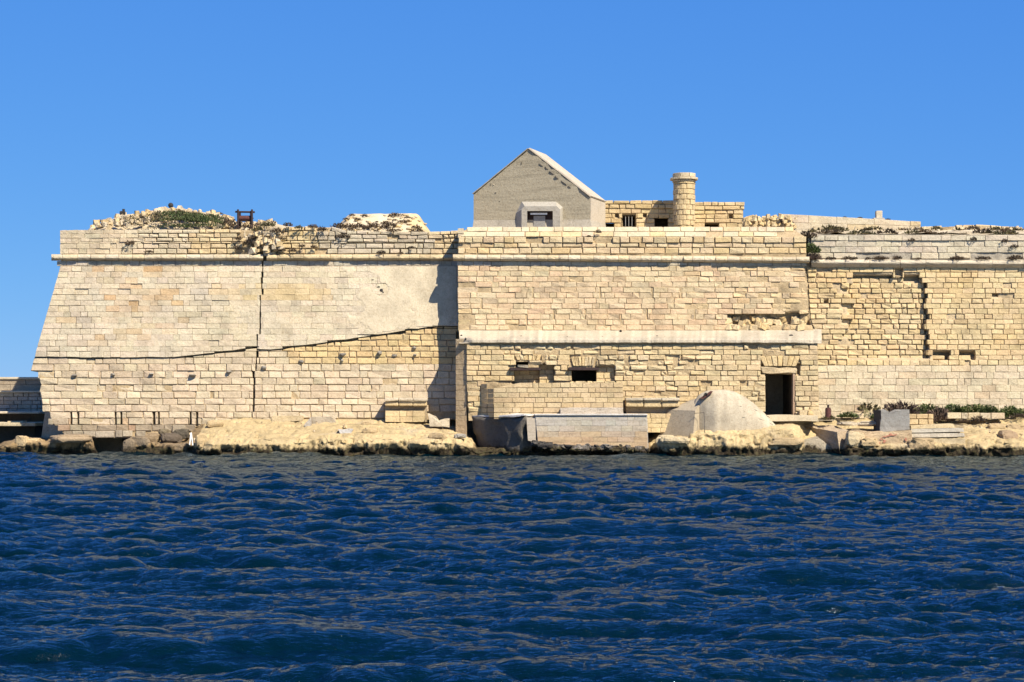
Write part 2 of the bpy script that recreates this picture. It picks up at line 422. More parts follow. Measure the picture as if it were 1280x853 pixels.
nb = bump(nt, nz(nt, geo.outputs["Position"], 15, 4, 0.6, (0.55, 1.3, 1)), 0.016, 1.0, nb)
for nd_ in (df, gl, frn): L.new(nb, nd_.inputs["Normal"])
L.new(frn.outputs[0], mx.inputs[0]); L.new(df.outputs[0], mx.inputs[1]); L.new(gl.outputs[0], mx.inputs[2]); L.new(mx.outputs[0], out.inputs["Surface"])
M['sea'] = m
me.materials.append(m)
sea = bpy.data.objects.new("water", me); sc.collection.objects.link(sea); tag(sea, kind='structure')
# open sea round the detailed patch, meeting it edge to edge
V = []; Fc = []
def wq(*p):
    n = len(V); V.extend(p); Fc.append((n, n + 1, n + 2, n + 3))
a, b = 0.40 * 9, 0.40 * float(ds[-1]); y0, y1 = CAMY + 9, CAMY + float(ds[-1]); G = 9000
wq((-G, y0, -.01), (-a, y0, -.01), (-b, y1, -.01), (-G, y1, -.01)); wq((a, y0, -.01), (G, y0, -.01), (G, y1, -.01), (b, y1, -.01))
wq((-G, -G, -.01), (G, -G, -.01), (G, y0, -.01), (-G, y0, -.01)); wq((-G, y1, -.01), (G, y1, -.01), (G, G, -.01), (-G, G, -.01))
o = mesh_obj("open_water", V, Fc, M['sea']); tag(o, kind='structure')

# ------------------------------------------------------------------ rocky shore
SH = [  # px, y_front, py_front, py_back, y_wall
 (-500, -1.2, 560, 556, 2.5), (0, -1.5, 560, 556, 2.5), (22, -1.6, 555, 549, 2.5), (52, -1.8, 554, 548, 2.5), (58, -1.8, 557, 549, 2.5), (66, -1.9, 553, 546, 2.5), (114, -2.1, 553, 547, 2.5), (121, -1.2, 571, 571, 4.0),
 (150, -1.2, 571, 570, 4.0), (156, -2.2, 556, 549, 3), (228, -2.5, 558, 546, 2.0), (244, -2.7, 556, 534, 1.6), (256, -3.2, 553, 528, 1.6), (300, -3.6, 554, 522.5, 1.5),
 (400, -3.8, 553, 522, 1.5), (480, -3.8, 553, 524, 1.5), (555, -3.7, 552, 530, 1.5), (578, -3.3, 554, 537, 1.2), (590, -2.8, 560, 549, -.9), (596, -2.7, 564, 560, -1.0),
 (700, -2.9, 563, 559, -1), (806, -2.8, 562, 553, -1), (814, -2.9, 563, 546, -1), (824, -3.8, 555, 541, -1), (850, -4.1, 557, 540, -1), (880, -4.1, 553, 533, -1), (930, -4.1, 550, 528, -1), (990, -4.1, 553, 523, -1), (1000, -3.9, 559, 524, -1), (1007, -2.9, 567, 529, -1),
 (1040, -2.9, 567, 529, -.8), (1048, -3.3, 561, 523, .6), (1062, -3.9, 560, 520, 1.2), (1200, -4.2, 559, 518, 1.2), (1290, -4.2, 557, 517, 1.2), (1800, -4.2, 557, 517, 1.2)]
sx = [s[0] for s in SH]
us = np.concatenate([np.linspace(-500, -30, 60), np.arange(-28, 1310, 1.25), np.linspace(1312, 1800, 60)])
ts = np.concatenate([np.array([-1.0, -.88, -.76, -.66, -.57, -.49, -.42, -.35, -.28, -.21, -.14, -.07]), np.linspace(0, 1, 78)])
yfr, pyf, pyb, yw = [np.interp(us, sx, [s[k] for s in SH]) for k in (1, 2, 3, 4)]
zf = EYE - (pyf - 503) * (yfr - CAMY) / F; zb = EYE - (pyb - 503) * (yw - CAMY) / F
V = []
U, Tt = np.meshgrid(us, ts, indexing='ij')
top = Tt >= 0; tc = np.clip(Tt, 0, 1)
Yg = yfr[:, None] + (yw - yfr)[:, None] * tc; Zg = zf[:, None] + (zb - zf)[:, None] * tc ** np.where((us > 862) & (us < 1000), .42, .75)[:, None]
fr = np.clip(-Tt, 0, 1); Yg = Yg + np.where(top, 0, 0.55 * fr ** 1.2); Zg = np.where(top, Zg, zf[:, None] - (zf[:, None] + 0.9) * fr)
# wave cut notch and rounded shoulder
Zg = Zg - 0.10 * np.exp(-(tc / 0.05)) * top
Xg = (U - 640) * (Yg - CAMY) / F
nA = fbm(Xg, Yg, Zg, 5, 0.55); nB = fbm(Xg + 31, Yg, Zg * 2.2, 5, 1.5); nC = fbm(Xg, Yg + 17, Zg, 4, 4.0)
edge = 1 - tc * 0.55
led = np.abs(nB)
nD = fbm(Xg, Yg * 1.4, Zg, 4, 8.0); pit = np.clip(-nC * 2.2 - .35, 0, 1)
crk = np.exp(-(np.abs(fbm(Xg + 50, Yg * 1.3, 0, 4, .45)) / .012) ** 1.2)
Zg = Zg + (nA * 0.20 + nC * 0.07 + nD * .02 - led * 0.18 + 0.05 - pit * .10 - crk * .14) * edge * np.where(top, 1, 0.5)
Yg = Yg + (nA * 0.5 + nB * 0.5 + nC * 0.22 + nD * .12 + pit * .15 + crk * .2) * np.where(top, np.exp(-tc * 6), 1.0)
Xg = Xg + nC * 0.08
# horizontal bedding: terrace the top slightly
q = 0.22; st = np.floor(Zg / q) * q + q * np.clip((Zg / q - np.floor(Zg / q)) * 2.6, 0, 1)
Zg = np.where(top, Zg * 0.55 + st * 0.45, Zg)
n_u, n_t = U.shape; V = np.stack([Xg, Yg, Zg], -1).reshape(-1, 3)
idx = np.arange(n_u * n_t).reshape(n_u, n_t)
Fr = np.stack([idx[:-1, :-1], idx[1:, :-1], idx[1:, 1:], idx[:-1, 1:]], -1).reshape(-1, 4).tolist()
cn = fbm(V[:, 0], V[:, 1], V[:, 2], 4, 0.5)[:, None]; cols = np.array(ROCK) * (1 + 0.28 * cn) * np.array([1, 1 + 0.03, 1.0])
g2 = np.clip(fbm(V[:, 0], V[:, 1], 3, 4, 0.8) * 2.2 - 0.35, 0, 1)[:, None]; cols = cols * (1 - g2 * .6) + np.array([0.42, 0.37, 0.29]) * g2 * .6
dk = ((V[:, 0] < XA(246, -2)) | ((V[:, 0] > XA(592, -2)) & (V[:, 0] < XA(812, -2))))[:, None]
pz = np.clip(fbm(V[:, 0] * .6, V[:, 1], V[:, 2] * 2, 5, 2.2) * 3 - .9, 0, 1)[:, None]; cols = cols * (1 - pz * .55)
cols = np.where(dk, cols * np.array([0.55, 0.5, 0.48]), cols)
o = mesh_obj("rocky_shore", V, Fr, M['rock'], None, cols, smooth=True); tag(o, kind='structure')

# fort terrain: top of the fort and its flanks
fx = np.linspace(XA(84, 2), XA(1760, 3), 260); fy = np.concatenate([[1.3, 1.8], np.linspace(2.3, 14, 40), np.linspace(16, 60, 12)])
XX, YY = np.meshgrid(fx, fy, indexing='ij')
XX = np.maximum(XX, XA(84, 2) + np.maximum(0, YY - 7) * .95)
pxx = 640 + XX / ((YY - CAMY) / F)
ZZ = np.interp(XX, [XA(60, 3), XA(330, 3), XA(345, 3), XA(560, 3), XA(575, 3), XA(985, 3), XA(1010, 3), XA(1300, 3)], [11.15, 11.15, 11.2, 11.1, 11.3, 11.3, 11.15, 11.1]) + 0 * YY
def mound(x0, x1, yc, yr, h, pw=2.0):
    u = (XX - (x0 + x1) / 2) / ((x1 - x0) / 2); v_ = (YY - yc) / yr
    r = np.clip(1 - np.maximum(np.abs(u) ** pw, 0) - np.abs(v_) ** 2.2, 0, 1)
    return h * r ** 0.75
ZZ = ZZ + mound(XA(300, 5), XA(440, 5), 5.5, 3.0, 0.35, 2)
ZZ = ZZ + fbm(XX, YY, 0, 4, 1.1) * 0.22
# superior slope of the right parapet rises to the retaining wall
YY = YY + np.where(XX < XA(575, 1), .95, 0) * np.clip((8 - YY) / 6, 0, 1); YY = YY + 0.0
crest = [(60, 300), (108, 296), (117, 284), (130, 276), (150, 271), (185, 267), (205, 262), (225, 262), (240, 264.5), (270, 268), (288, 273), (294, 279), (320, 280), (335, 278), (350, 282), (372, 286), (400, 300)]
cz = np.interp(pxx, [c[0] for c in crest], [ZA(c[1], 5.2) for c in crest])
ZZ = np.where(pxx < 400, np.maximum(ZZ, ZZ + (cz - ZZ) * np.clip((YY - 2.4) / 2.6, 0, 1) ** .7 * np.clip((12 - YY) / 5, 0, 1)), ZZ)
rr = np.clip((XX - XA(1000, 3)) / 2, 0, 1) * np.clip((YY - 1.3) / 2.6, 0, 1); ZZ = ZZ + rr * 0.40
rs2 = np.clip((XX - XA(930, 5)) / 1.5, 0, 1); ZZ = ZZ + rs2 * np.clip((YY - 5.2) / 1.0, 0, 1) * 0.4
V = np.stack([XX, YY, ZZ], -1).reshape(-1, 3).tolist(); nx_, ny_ = XX.shape
Fc = [(i * ny_ + j, (i + 1) * ny_ + j, (i + 1) * ny_ + j + 1, i * ny_ + j + 1) for i in range(nx_ - 1) for j in range(ny_ - 1)]
n0 = len(V)
xb, xt = XA(45, 2.6), fx[0]
foot = [(xb, 2.6), (fx[-1], 2.6), (fx[-1], 60), (xb + 52, 60), (xb, 7)]; head = [(xt, 2.6), (fx[-1], 2.6), (fx[-1], 60), (xt + 50.35, 60), (xt, 7)]
V += [(x, y, -1) for x, y in foot] + [(x, y, 10.6) for x, y in head]; Fc += [(n0 + k, n0 + (k + 1) % 5, n0 + 5 + (k + 1) % 5, n0 + 5 + k) for k in range(5)]
cn = fbm(np.array(V)[:, 0], np.array(V)[:, 1], 0, 4, 1.2)[:, None]
o = mesh_obj("fort_terrain", V, Fc, M['rough'], None, np.array([0.46, 0.38, 0.25]) * (1 + .35 * cn), smooth=True); tag(o, kind='structure')

# ------------------------------------------------------------------ left bastion wall
BAT = 0.10
yL = lambda u, v: 1.75 - BAT * (v - 330) / 25 if v > 326 else 1.72 - 0.03 * (v - 326) / 25
def xleft(v):
    return ip([(286, 76), (318, 74), (330, 76), (345, 72), (400, 56), (447, 42.5), (464, 37.5), (465.5, 47), (472, 48), (480, 51), (488, 51), (489, 49.5), (497, 51.5), (506, 52.5), (514, 53), (515, 63), (523, 63.5), (531, 67), (539, 77), (548, 79)], v)
CR = [(40, 446.5), (120, 447), (215, 447), (250, 443.5), (300, 437.5), (319, 434)]
CR2 = [(323, 437), (352, 436), (372, 432), (400, 429.5), (430, 425.5), (470, 419), (500, 414), (542, 408)]
def crackL(u):
    if u < 321: return ip(CR, u) + n1(u, 0, 0.08) * 1.2
    return ip(CR2, min(u, 542)) + n1(u, 4, 0.08) * 1.6
def vcr(v):
    k = int(v / 7.1); return vcr0(v) + (((k * 7919) % 13) / 13 - .5) * 3.2 * (.6 + .4 * math.sin(k))
vcr0 = lambda v: ip([(285, 331), (310, 331), (330, 330), (345, 327.5), (400, 325), (440, 321), (470, 318), (523, 315)], v)
W = Wall("bastion_wall", "battered pale plastered bastion wall at the left, split by a tall vertical crack", "fortress wall", (XA(300, 1), 1.2, 1.6))
W.holes = [(lambda v: vcr(v) - .7 - 1.6 * n1(v, 2, .3), lambda v: vcr(v) + .9 + 1.8 * n1(v, 9, .3), 322, 523)]
slots = [(88, 90), (96.5, 98.5), (143.5, 145.5), (150.5, 152.5), (191, 193), (197.5, 199.5), (237, 239), (245, 247)]
for a, b in slots: W.holes.append((a, b, 516, 531))
W.holes += [(263, 267, 488, 494)]
def plm(u, v):  # 1 = smooth render coat
    if v > crackL(u): return 0
    return max(0, min(1, 1.0 + 2.4 * n1(u, v, 0.035, 1) - (1.2 if u < 120 else 0.45 if u < 300 else 0.1 if u < 440 else -0.8)))
def stL(u, v):
    above = v < crackL(u); p = plm(u, v)
    c = mix(mix(CREAM, PLA, 0.55 + n1(u, v, .03, 2)), GREY, max(0, .9 * n1(u, v, .04, 31)))
    kw = dict(gap=1.0, bev=0.018, rough=0.014, proud=0.0, knock=0.14)
    if above:
        c = mix(c, PLA, 0.6); kw.update(proud=0.085 + 0.012 * R.random(), gap=lerp(0.7, 0.16, p), bev=lerp(0.014, 0.003, p), rough=lerp(0.018, 0.010, p))
        o_ = n1(u, v, .09, 3) * 2.6 + 1.1 - math.hypot((u - 165) / 60, (v - 365) / 40); c = mix(c, (.47, .30, .14), 0.9 * max(0, min(1, o_)) * R.random())
        if 352 < v < 375 and 270 < u < 420: c = mix(c, YEL, R.random() * 0.8)
        if 442 < u < 573 and v < 405: kw.update(gap=0.2, bev=0.003)
    else:
        c = mix((0.50, 0.415, 0.285), PINK, 0.22 * R.random()); kw.update(rough=0.02, bev=0.022)
        if u > 350 + (v - 420) * .4 and v < 456: c = mix(YEL, CREAM, 0.35 * R.random()); kw.update(gap=1.7, bev=0.03, rough=.035, knock=.3)
        elif v > 458: kw.update(rough=0.055, bev=.035, gap=1.0, knock=.25)
        if v > 523 and u < 250:
            c = mix(c, (0.14, 0.115, 0.08), 0.25 * R.random() + (0.4 if v > 533 else 0))
            if n1(u, v, .1, 6) > .1: c = mix(c, (.46, .26, .14), .5 * R.random())
    if R.random() < 0.02: kw['proud'] = kw['proud'] - 0.05
    return c, kw
rw = rows(333, 447, 7.1) + rows(447, 515, 8.3, .04)[1:]
W.lay(xleft, lambda v: 573, rw, lambda v: 15.5 if v < 447 else 18.5, yL, stL, crack=crackL)
W.lay(xleft, lambda v: ip([(515, 573), (523, 470), (531, 268), (540, 215), (548, 150)], v), [515, 523, 531, 539], 17, yL, stL)
for l, r, t_, b_ in [(79, 90, 539, 547), (90, 104, 539, 546.5), (104, 119, 539, 546), (119, 143, 539, 547), (144, 153, 538, 547), (153, 166, 538, 546.5), (215, 232, 531, 541), (170, 182, 539, 546), (60, 66, 523.5, 531)]:
    W.block([(l, t_), (r, t_), (r, b_), (l, b_)], yL, mix(PLA, (.14, .11, .08), .35 + .4 * R.random()), proud=.06, bev=.04, rough=.04)
# parapet of the left bastion
def top_left(u): return ip([(74, 288), (110, 287.5), (200, 287), (315, 286.5), (318, 291), (345, 290), (350, 284), (372, 283), (420, 283), (424, 288), (530, 290), (574, 288)], u)
def stLp(u, v):
    dam = 300 < u < 352 and (u - 300) / 52 * 25 + 287 > v - 6 * R.random() * 2
    if 303 < u < 350 and R.random() < (0.55 if v > 300 else 0.8): return None
    if u > 390 and v < 293.5 and u < 535 and R.random() < .0: return None
    miss = 0.02 if u < 230 else 0.07
    if R.random() < miss: return None
    c = mix(YEL, CREAM, 0.5 + 1.2 * n1(u, v, .03, 4)); c = mix(c, PLA, .7 if u < 240 else 0.25 * R.random()) if u < 400 or u > 540 else mix(c, GREY, .55)
    return c, dict(gap=0.45 if u < 170 else 1.5, bev=.01 if u < 170 else .035, rough=.02 if u < 170 else .035, knock=.1 if u < 170 else .3, proud=R.uniform(-.02, .04))
yLp = lambda u, v: 1.72 + 0.02 * (318 - v) / 25
W.lay(lambda v: 75, lambda v: 574, [top_left, lambda u: top_left(u) * .8 + 312 * .2, lambda u: top_left(u) * .58 + 312 * .42, lambda u: top_left(u) * .36 + 312 * .64 - .5, 304.5, 311, 317.6], 13.5, yLp, stLp, wob=.3)
W.core(lambda v: 76, lambda v: 574, 284, 328, yLp, SHD, M['rough'], rec=0.14, vtop=lambda u: top_left(u) + 1.5, extra=lambda u, v: 0.35 if 318 < u < 332 and v > 290 else 0.05)
W.core(lambda v: xleft(v) + 1.0, lambda v: 573, 326, 548, yL, lambda u, v: mix(SHD, (.36, .31, .24), plm(u, v)), M['rough'], step=1.8, rec=0.10, amp=.03,
       extra=lambda u, v: (-.07 if v < crackL(u) - 1 else (0.30 if v < crackL(u) + 3.0 else 0)) + (-.012 if plm(u, v) > .7 else 0) + (0.55 if abs(u - vcr(v) - .2) < 2.6 and v < 523 else 0) + (.4 if 515 < v < 532 and any(a - 1 < u < b + 1 for a, b in slots) else 0) + 0,
       vbot=lambda u: ip([(60, 533), (80, 547), (166, 547), (215, 541), (235, 534), (268, 530), (300, 524), (600, 524)], u) + 0.8, cuts=[(0, 62, 514, 560), (0, 78, 531.5, 560)])
cordon(W.t, 64, 329, 321.8, lambda u, v: 1.72, lambda u: mix(PLA, CREAM, R.random()), M['stone'], 17)
cordon(W.t, 333, 566, 321.8, lambda u, v: 1.72, lambda u: mix(CREAM, YEL, R.random() * .3), M['stone'], 17)
def st_band(u, v): return mix(CREAM, GREY, .5 + .4 * R.random()), dict(gap=.9, bev=.012, rough=.01, proud=.02, knock=.05)
W.lay(lambda v: 71, lambda v: 574, [326.3, 332.6], 13, lambda u, v: 1.72, st_band)
# corbels and knobs standing out of the wall
for (u, v, a, b) in [(92, 469, 8, 3), (142, 468.5, 6, 4), (191, 467.5, 7, 3), (241, 469, 9, 2.6), (287, 464, 8, 3), (332, 459.5, 8, 4), (378, 452.5, 8, 4), (427, 444, 8, 4), (427, 450, 5, 3), (473, 441.5, 8, 4.6), (493, 444.5, 9, 3.5), (519, 436, 7, 4), (519, 444, 6, 3)]:
    V_, F_ = boulder_geo(P(u + R.uniform(-2, 2), v + R.uniform(-.8, .8), yL(u, v) - R.uniform(-.02, .06)), (a / R.uniform(48, 75), R.uniform(.1, .2), b / 50), .35, ICO1, .45)
    mesh_obj('corbel', V_, F_, M['rough'], W.t, [mix(GREY, (.12, .11, .1), R.uniform(.2, .7))] * len(V_))
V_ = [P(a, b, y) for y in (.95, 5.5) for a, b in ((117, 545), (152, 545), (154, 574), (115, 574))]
mesh_obj('sea_cave', V_, [(0, 1, 5, 4), (1, 2, 6, 5), (2, 3, 7, 6), (3, 0, 4, 7), (4, 5, 6, 7)], M['black'], W.t, [(.03, .025, .02)] * 8)  # wet rock coloured near-black to paint in the cave's darkness
W.finish(M['stone'])
for (u, v, a, b) in [(473, 359, .10, .035), (476, 363, .09, .07), (479, 366, .05, .05), (486, 360, .035, .09), (511, 361, .025, .05), (500, 362, .04, .015), (466, 350, .06, .02)]:
    V_, F_ = boulder_geo(P(u, v, yL(u, v) - .08), (a, .03, b), .5, ICO1); mesh_obj('spalled_patch', V_, F_, M['black'], W.t, [(.05, .04, .03)] * len(V_))  # black lumps painted as the dark inside small holes in the render
# smooth render coat patches over the blocks
def coat(t, x0, x1, v0, v1, yf, maskf, col, d0=0.02, step=1.6, name='plaster_patch', mat=None):
    uu = np.arange(x0, x1, step); vv = np.arange(v0, v1, step); U, Vv = np.meshgrid(uu, vv, indexing='ij')
    mk = maskf(U, Vv); V = []; C = []; idm = {}; Fc = []
    for i in range(len(uu)):
        for j in range(len(vv)):
            if mk[i, j] > -0.12:
                idm[(i, j)] = len(V); d = d0 * min(1, max(0, (mk[i, j] + .12) * 6)) - 0.03 * (mk[i, j] < -0.02)
                V.append(P(uu[i], vv[j], yf(uu[i], vv[j]) - d)); C.append(col)
    for i in range(len(uu) - 1):
        for j in range(len(vv) - 1):
            k = [(i, j), (i, j + 1), (i + 1, j + 1), (i + 1, j)]
            if all(q in idm for q in k): Fc.append(tuple(idm[q] for q in k))
    if Fc:
        nn = fbm(np.array(V)[:, 0], np.array(V)[:, 2], 3, 4, 1.5)
        C = [tuple(c * (1 + .22 * nn[i]) for c in C[i]) for i in range(len(C))]
        mesh_obj(name, V, Fc, mat or M['plaster'], t, C, smooth=True)
coat(W.t, 425, 572, 333, 418, lambda u, v: yL(u, v) - .10, lambda U, V_: np.clip((U - 455) / 60, -1, .5) + 1.7 * fbm(U, V_, 2, 6, .06) - np.clip((V_ - np.interp(U, [c[0] for c in CR2], [c[1] for c in CR2]) + 2) * .5, -.0, 3) - 1.5 * np.exp(-(((U - 477) / 9) ** 2 + ((V_ - 361) / 9) ** 2)), (.53, .45, .315), .008)
0 and coat(W.t, 120, 320, 333, 440, lambda u, v: yL(u, v) - .10, lambda U, V_: 2.4 * fbm(U, V_, 7, 7, .045) - .3 + .0 * U - np.clip((V_ - 425) * .1, 0, 3) + .35 * np.exp(-(((U - 225) / 50) ** 2 + ((V_ - 385) / 25) ** 2)), (.50, .435, .325), .007)
0 and coat(W.t, 333, 440, 336, 425, lambda u, v: yL(u, v) - .10, lambda U, V_: 2.4 * fbm(U, V_, 9, 7, .045) - .3 - np.clip((V_ - np.interp(U, [c[0] for c in CR2], [c[1] for c in CR2]) + 5) * .3, 0, 3), (.50, .435, .325), .007)

# ------------------------------------------------------------------ central bastion wall
yC = lambda u, v: (0.0 - .06 * (v - 330) / 25) if v > 318 else (0.0 if v > 296 else 0.0 + (296 - v) / 25 * 1.5)
yD = lambda u, v: -1.35 - 0.03 * (v - 430) / 25
C_ = Wall("casemate_wall", "warm coursed central bastion wall with a pale sloping ledge, gun openings and a dark doorway", "fortress wall", (XA(800, -1), -1.0, 1.7))
def stC(u, v):
    c = mix(mix(PINK, CREAM, .55), CREAM, .3 + 1.4 * n1(u, v, .03, 8)); c = mix(c, GREY, .12 * R.random())
    if R.random() < .25: c = mix(c, PINK, .6)
    kw = dict(gap=R.choice((.5, .7, .9)), bev=.024, rough=.045, proud=R.uniform(-.008, .01), knock=.14)
    er = max(0, min(1, (u - 890) / 110 + n1(u, v, .05, 3) - .15)); el = 1 if u < 588 and R.random() < .5 else 0
    if n1(u, v, .05, 21) > .26: er = max(er, .7)
    if er > R.random() or el: kw.update(gap=1.6, bev=.05, rough=.06, knock=.5, proud=-R.random() * .07); c = mix(c, YEL, .5)
    if er > .5 and u > 880 and R.random() < .13: return None
    return c, kw
xe = lambda v: ip([(318, 1008), (335, 1006), (400, 1012), (430, 1024)], v)
C_.holes = [(lambda v: ip([(390, 911), (411, 905)], v), 1012, 391, 406), (665.5, 667.2, 362, 368), (749.5, 751, 362, 368), (815, 816.5, 362, 368), (851, 852.5, 362, 368), (691.5, 693.3, 390, 396), (731, 732.5, 390, 396), (808, 809.3, 390, 396), (868, 869.3, 390, 396), (658, 659.2, 397, 404), (776, 777.2, 397, 404), (903.5, 905, 355, 361), (601, 603, 377, 383)]
C_.lay(lambda v: 572, xe, rows(332.5, 413, 7.0, .03), 16, yC, stC)
# broken rubble inside the hole above the ledge
for i in range(44):
    u = R.uniform(908, 1008); v = R.uniform(394, 411); 
    V_, F_ = chunk(P(u, v, .35 - (v - 394) * .028), (R.uniform(.14, .34), .26, R.uniform(.1, .17)))
    mesh_obj('rubble_stone', V_, F_, M['rough'], C_.t, [mix(YEL, CREAM, R.random())] * len(V_))
C_.core(lambda v: 573, xe, 316, 416, yC, SHD, M['rough'], rec=.065, extra=lambda u, v: .45 if 905 < u < 1012 and 390 < v < 406 else 0)
# parapet of central bastion
def stCp(u, v):
    c = mix(CREAM, PINK, .35 * R.random()) if v > 296 else mix(CREAM, PLA, .4)
    if R.random() < .22: c = mix(c, YEL, .7)
    if R.random() < .02: return None
    return c, dict(gap=1.5 if v > 296 else 1.2, bev=.035, rough=.03, knock=.2, proud=R.uniform(-.03, .03) + (.05 if 296 < v < 304 else 0))
xl = lambda v: ip([(282, 590), (289, 580), (296, 573), (318, 572)], v)
C_.lay(xl, lambda v: ip([(282, 984), (290, 998), (296, 1006), (318, 1008)], v), [283.5, 289.6, 296], 20, yC, stCp)
C_.lay(xl, lambda v: 1008, [296, 304, 309.8, 317.6], 16, yC, stCp)
C_.core(xl, lambda v: ip([(282, 984), (296, 1006), (330, 1008)], v), 284.5, 333, yC, SHD, M['rough'], rec=.14)
cordon(C_.t, 566, 1012, 322, lambda u, v: 0.0, lambda u: mix(CREAM, PLA, R.random()), M['stone'], 13.5, sag=lambda u: (u - 566) * .0065)
C_.lay(lambda v: 571, lambda v: 1008, [lambda u: 326.6 + (u - 566) * .005, 332.6], 13, lambda u, v: 0.0, st_band)
# left return of the bastion (runs back to the left wall)
mb = MB()
for r in rows(283, 413, 7.1):
    pass
rz = rows(285, 413, 7.1)
for k in range(len(rz) - 1):
    y = 0.12 - (.02 if k % 2 else 0)
    while y < 1.9:
        y2 = min(1.95, y + R.uniform(.5, .9)); zt, zbm = ZA(rz[k], 0), ZA(rz[k + 1], 0); x = XA(572, 0) + R.uniform(0, .02)
        a, b = y + .015, y2 - .015
        Vq = [(x, a, zt - .015), (x, b, zt - .015), (x, b, zbm + .015), (x, a, zbm + .015), (x + .3, a, zt - .015), (x + .3, b, zt - .015), (x + .3, b, zbm + .015), (x + .3, a, zbm + .015)]
        mesh_obj('side_block', Vq, [(0, 1, 2, 3), (0, 4, 5, 1), (1, 5, 6, 2), (2, 6, 7, 3), (3, 7, 4, 0)], M['stone'], C_.t, [mix(CREAM, GREY, .4)] * 8); y = y2
# ledge: sloping pale coping between the storeys
n = 260; V = []; C = []
uu = np.linspace(574, 1027, n)
for u in uu:
    k = n1(u, 1, .06); kk = n1(u, 5, .25)
    e = ip([(574, 1), (584, .4), (590, 0), (980, 0), (1027, .3)], u)
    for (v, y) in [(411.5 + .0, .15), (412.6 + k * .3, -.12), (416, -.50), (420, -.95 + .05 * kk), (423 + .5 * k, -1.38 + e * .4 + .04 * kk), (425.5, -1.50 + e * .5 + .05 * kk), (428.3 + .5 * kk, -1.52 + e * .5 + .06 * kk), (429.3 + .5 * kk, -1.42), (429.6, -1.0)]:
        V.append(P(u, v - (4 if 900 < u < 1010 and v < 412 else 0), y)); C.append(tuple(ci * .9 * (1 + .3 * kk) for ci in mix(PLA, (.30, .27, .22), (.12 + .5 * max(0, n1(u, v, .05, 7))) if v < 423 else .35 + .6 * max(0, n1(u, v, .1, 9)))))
q = 9; Fc = [(i * q + j, i * q + j + 1, (i + 1) * q + j + 1, (i + 1) * q + j) for i in range(n - 1) for j in range(q - 1)]
Fc += [tuple(range(q))[::-1], tuple(range((n - 1) * q, n * q))]
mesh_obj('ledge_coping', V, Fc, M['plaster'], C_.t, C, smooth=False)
for (u, v) in [(622, 424), (634, 426), (651, 421), (709, 422), (716, 427), (746, 423), (753, 422), (776, 414), (821, 421), (831, 422), (989, 420), (577, 420), (582, 424), (606, 426)]:
    V_, F_ = boulder_geo(P(u, v, -1.36 + (426 - v) * .08), (.05 if u < 980 else .13, .08, .06), .3, ICO1)
    mesh_obj('rusted_stub', V_, F_, M['black'], C_.t, [(.05, .04, .03)] * len(V_))
# lower storey
door = (957, 992, 467, 519.5)
C_.holes = [(951, 1000, 445, 467), (957, 993.5, 467, 521), (636, 676, 458.5, 463.2), (643, 674, 463, 479), (645, 661, 451.5, 459), (674, 692, 456, 479), (711, 748, 458.5, 463.2), (714.5, 745, 463, 478), (745, 768, 459.5, 478), (712, 745, 443, 458), (643, 676, 443, 451), (678.5, 681.5, 446, 454), (638, 652, 478, 482), (876, 890, 478, 482), (925, 935, 478, 484), (936, 946, 431, 436), (950, 962, 431, 438), (781, 786, 448, 453), (842, 848, 448, 455), (606, 700, 478, 530)]
def stD(u, v):
    mes = n1(u, v, .035, 12) + (.25 if 650 < u < 870 and v < 470 else 0)
    c = mix(YEL, CREAM, .3 + .9 * mes + .3 * R.random()); c = mix(c, GREY, .35 * max(0, n1(u, v, .08, 5)))
    if u > 880: c = mix(c, CREAM, .5)
    kw = dict(gap=R.choice((.7, .9, 1.2)), bev=.025, rough=.03, knock=.25, proud=R.uniform(-.02, .03))
    if mes > .2: kw.update(gap=1.7, bev=.055, rough=.075, knock=.6, proud=R.uniform(-.08, .04))
    if mes > .2 and R.random() < .03: return None
    return c, kw
xd0 = lambda v: ip([(430, 583), (470, 583), (530, 586)], v)
xd1 = lambda v: ip([(430, 1022), (530, 1024)], v)
C_.lay(xd0, xd1, rows(431, 515, 6.35, .05), 15, yD, stD)
C_.lay(lambda v: 835, lambda v: 955, [515, 521, 527], 15, yD, stD)
C_.lay(lambda v: 993.5, lambda v: 1024, [515, 521.5], 13, yD, stD)
# recessed niches
for (a, b, t_, bb, dep) in [(643, 674, 463, 480, .75), (674, 692, 456, 480, .5), (745, 768, 459, 480, .35)]:
    C_.holes = []
    yy = lambda u, v, d=dep: yD(u, v) + d
    C_.lay(lambda v: a, lambda v: b, rows(t_, bb, 6.2), 10, yy, lambda u, v: (mix(YEL, CREAM, .4 + .3 * R.random()), dict(gap=1.0, bev=.015, rough=.015, proud=.03)))
niches = [(641, 676, 462, 480, .8), (674, 693.5, 455, 480, .55), (744, 769, 459, 480, .40)]
def exD(u, v):
    for (a, b, t_, bb, d) in niches:
        if a < u < b and t_ < v < bb: return d - .05
    if 950 < u < 1001 and 455 < v < 468: return .3
    return 0
C_.core(xd0, xd1, 429, 526, yD, SHD, M['rough'], rec=.13, extra=exD, step=1.8, cuts=[(956, 993, 466, 530), (714, 745.5, 463, 477.5), (645, 661, 451.5, 459)], amp=.06)
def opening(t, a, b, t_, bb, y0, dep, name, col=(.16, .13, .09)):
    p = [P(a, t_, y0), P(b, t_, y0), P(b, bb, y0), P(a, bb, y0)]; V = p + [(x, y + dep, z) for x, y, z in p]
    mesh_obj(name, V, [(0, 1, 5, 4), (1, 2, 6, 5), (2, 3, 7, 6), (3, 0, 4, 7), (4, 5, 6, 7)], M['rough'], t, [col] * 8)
opening(C_.t, 955.8, 993.2, 465.8, 521, -1.2, 4.5, 'doorway_passage')
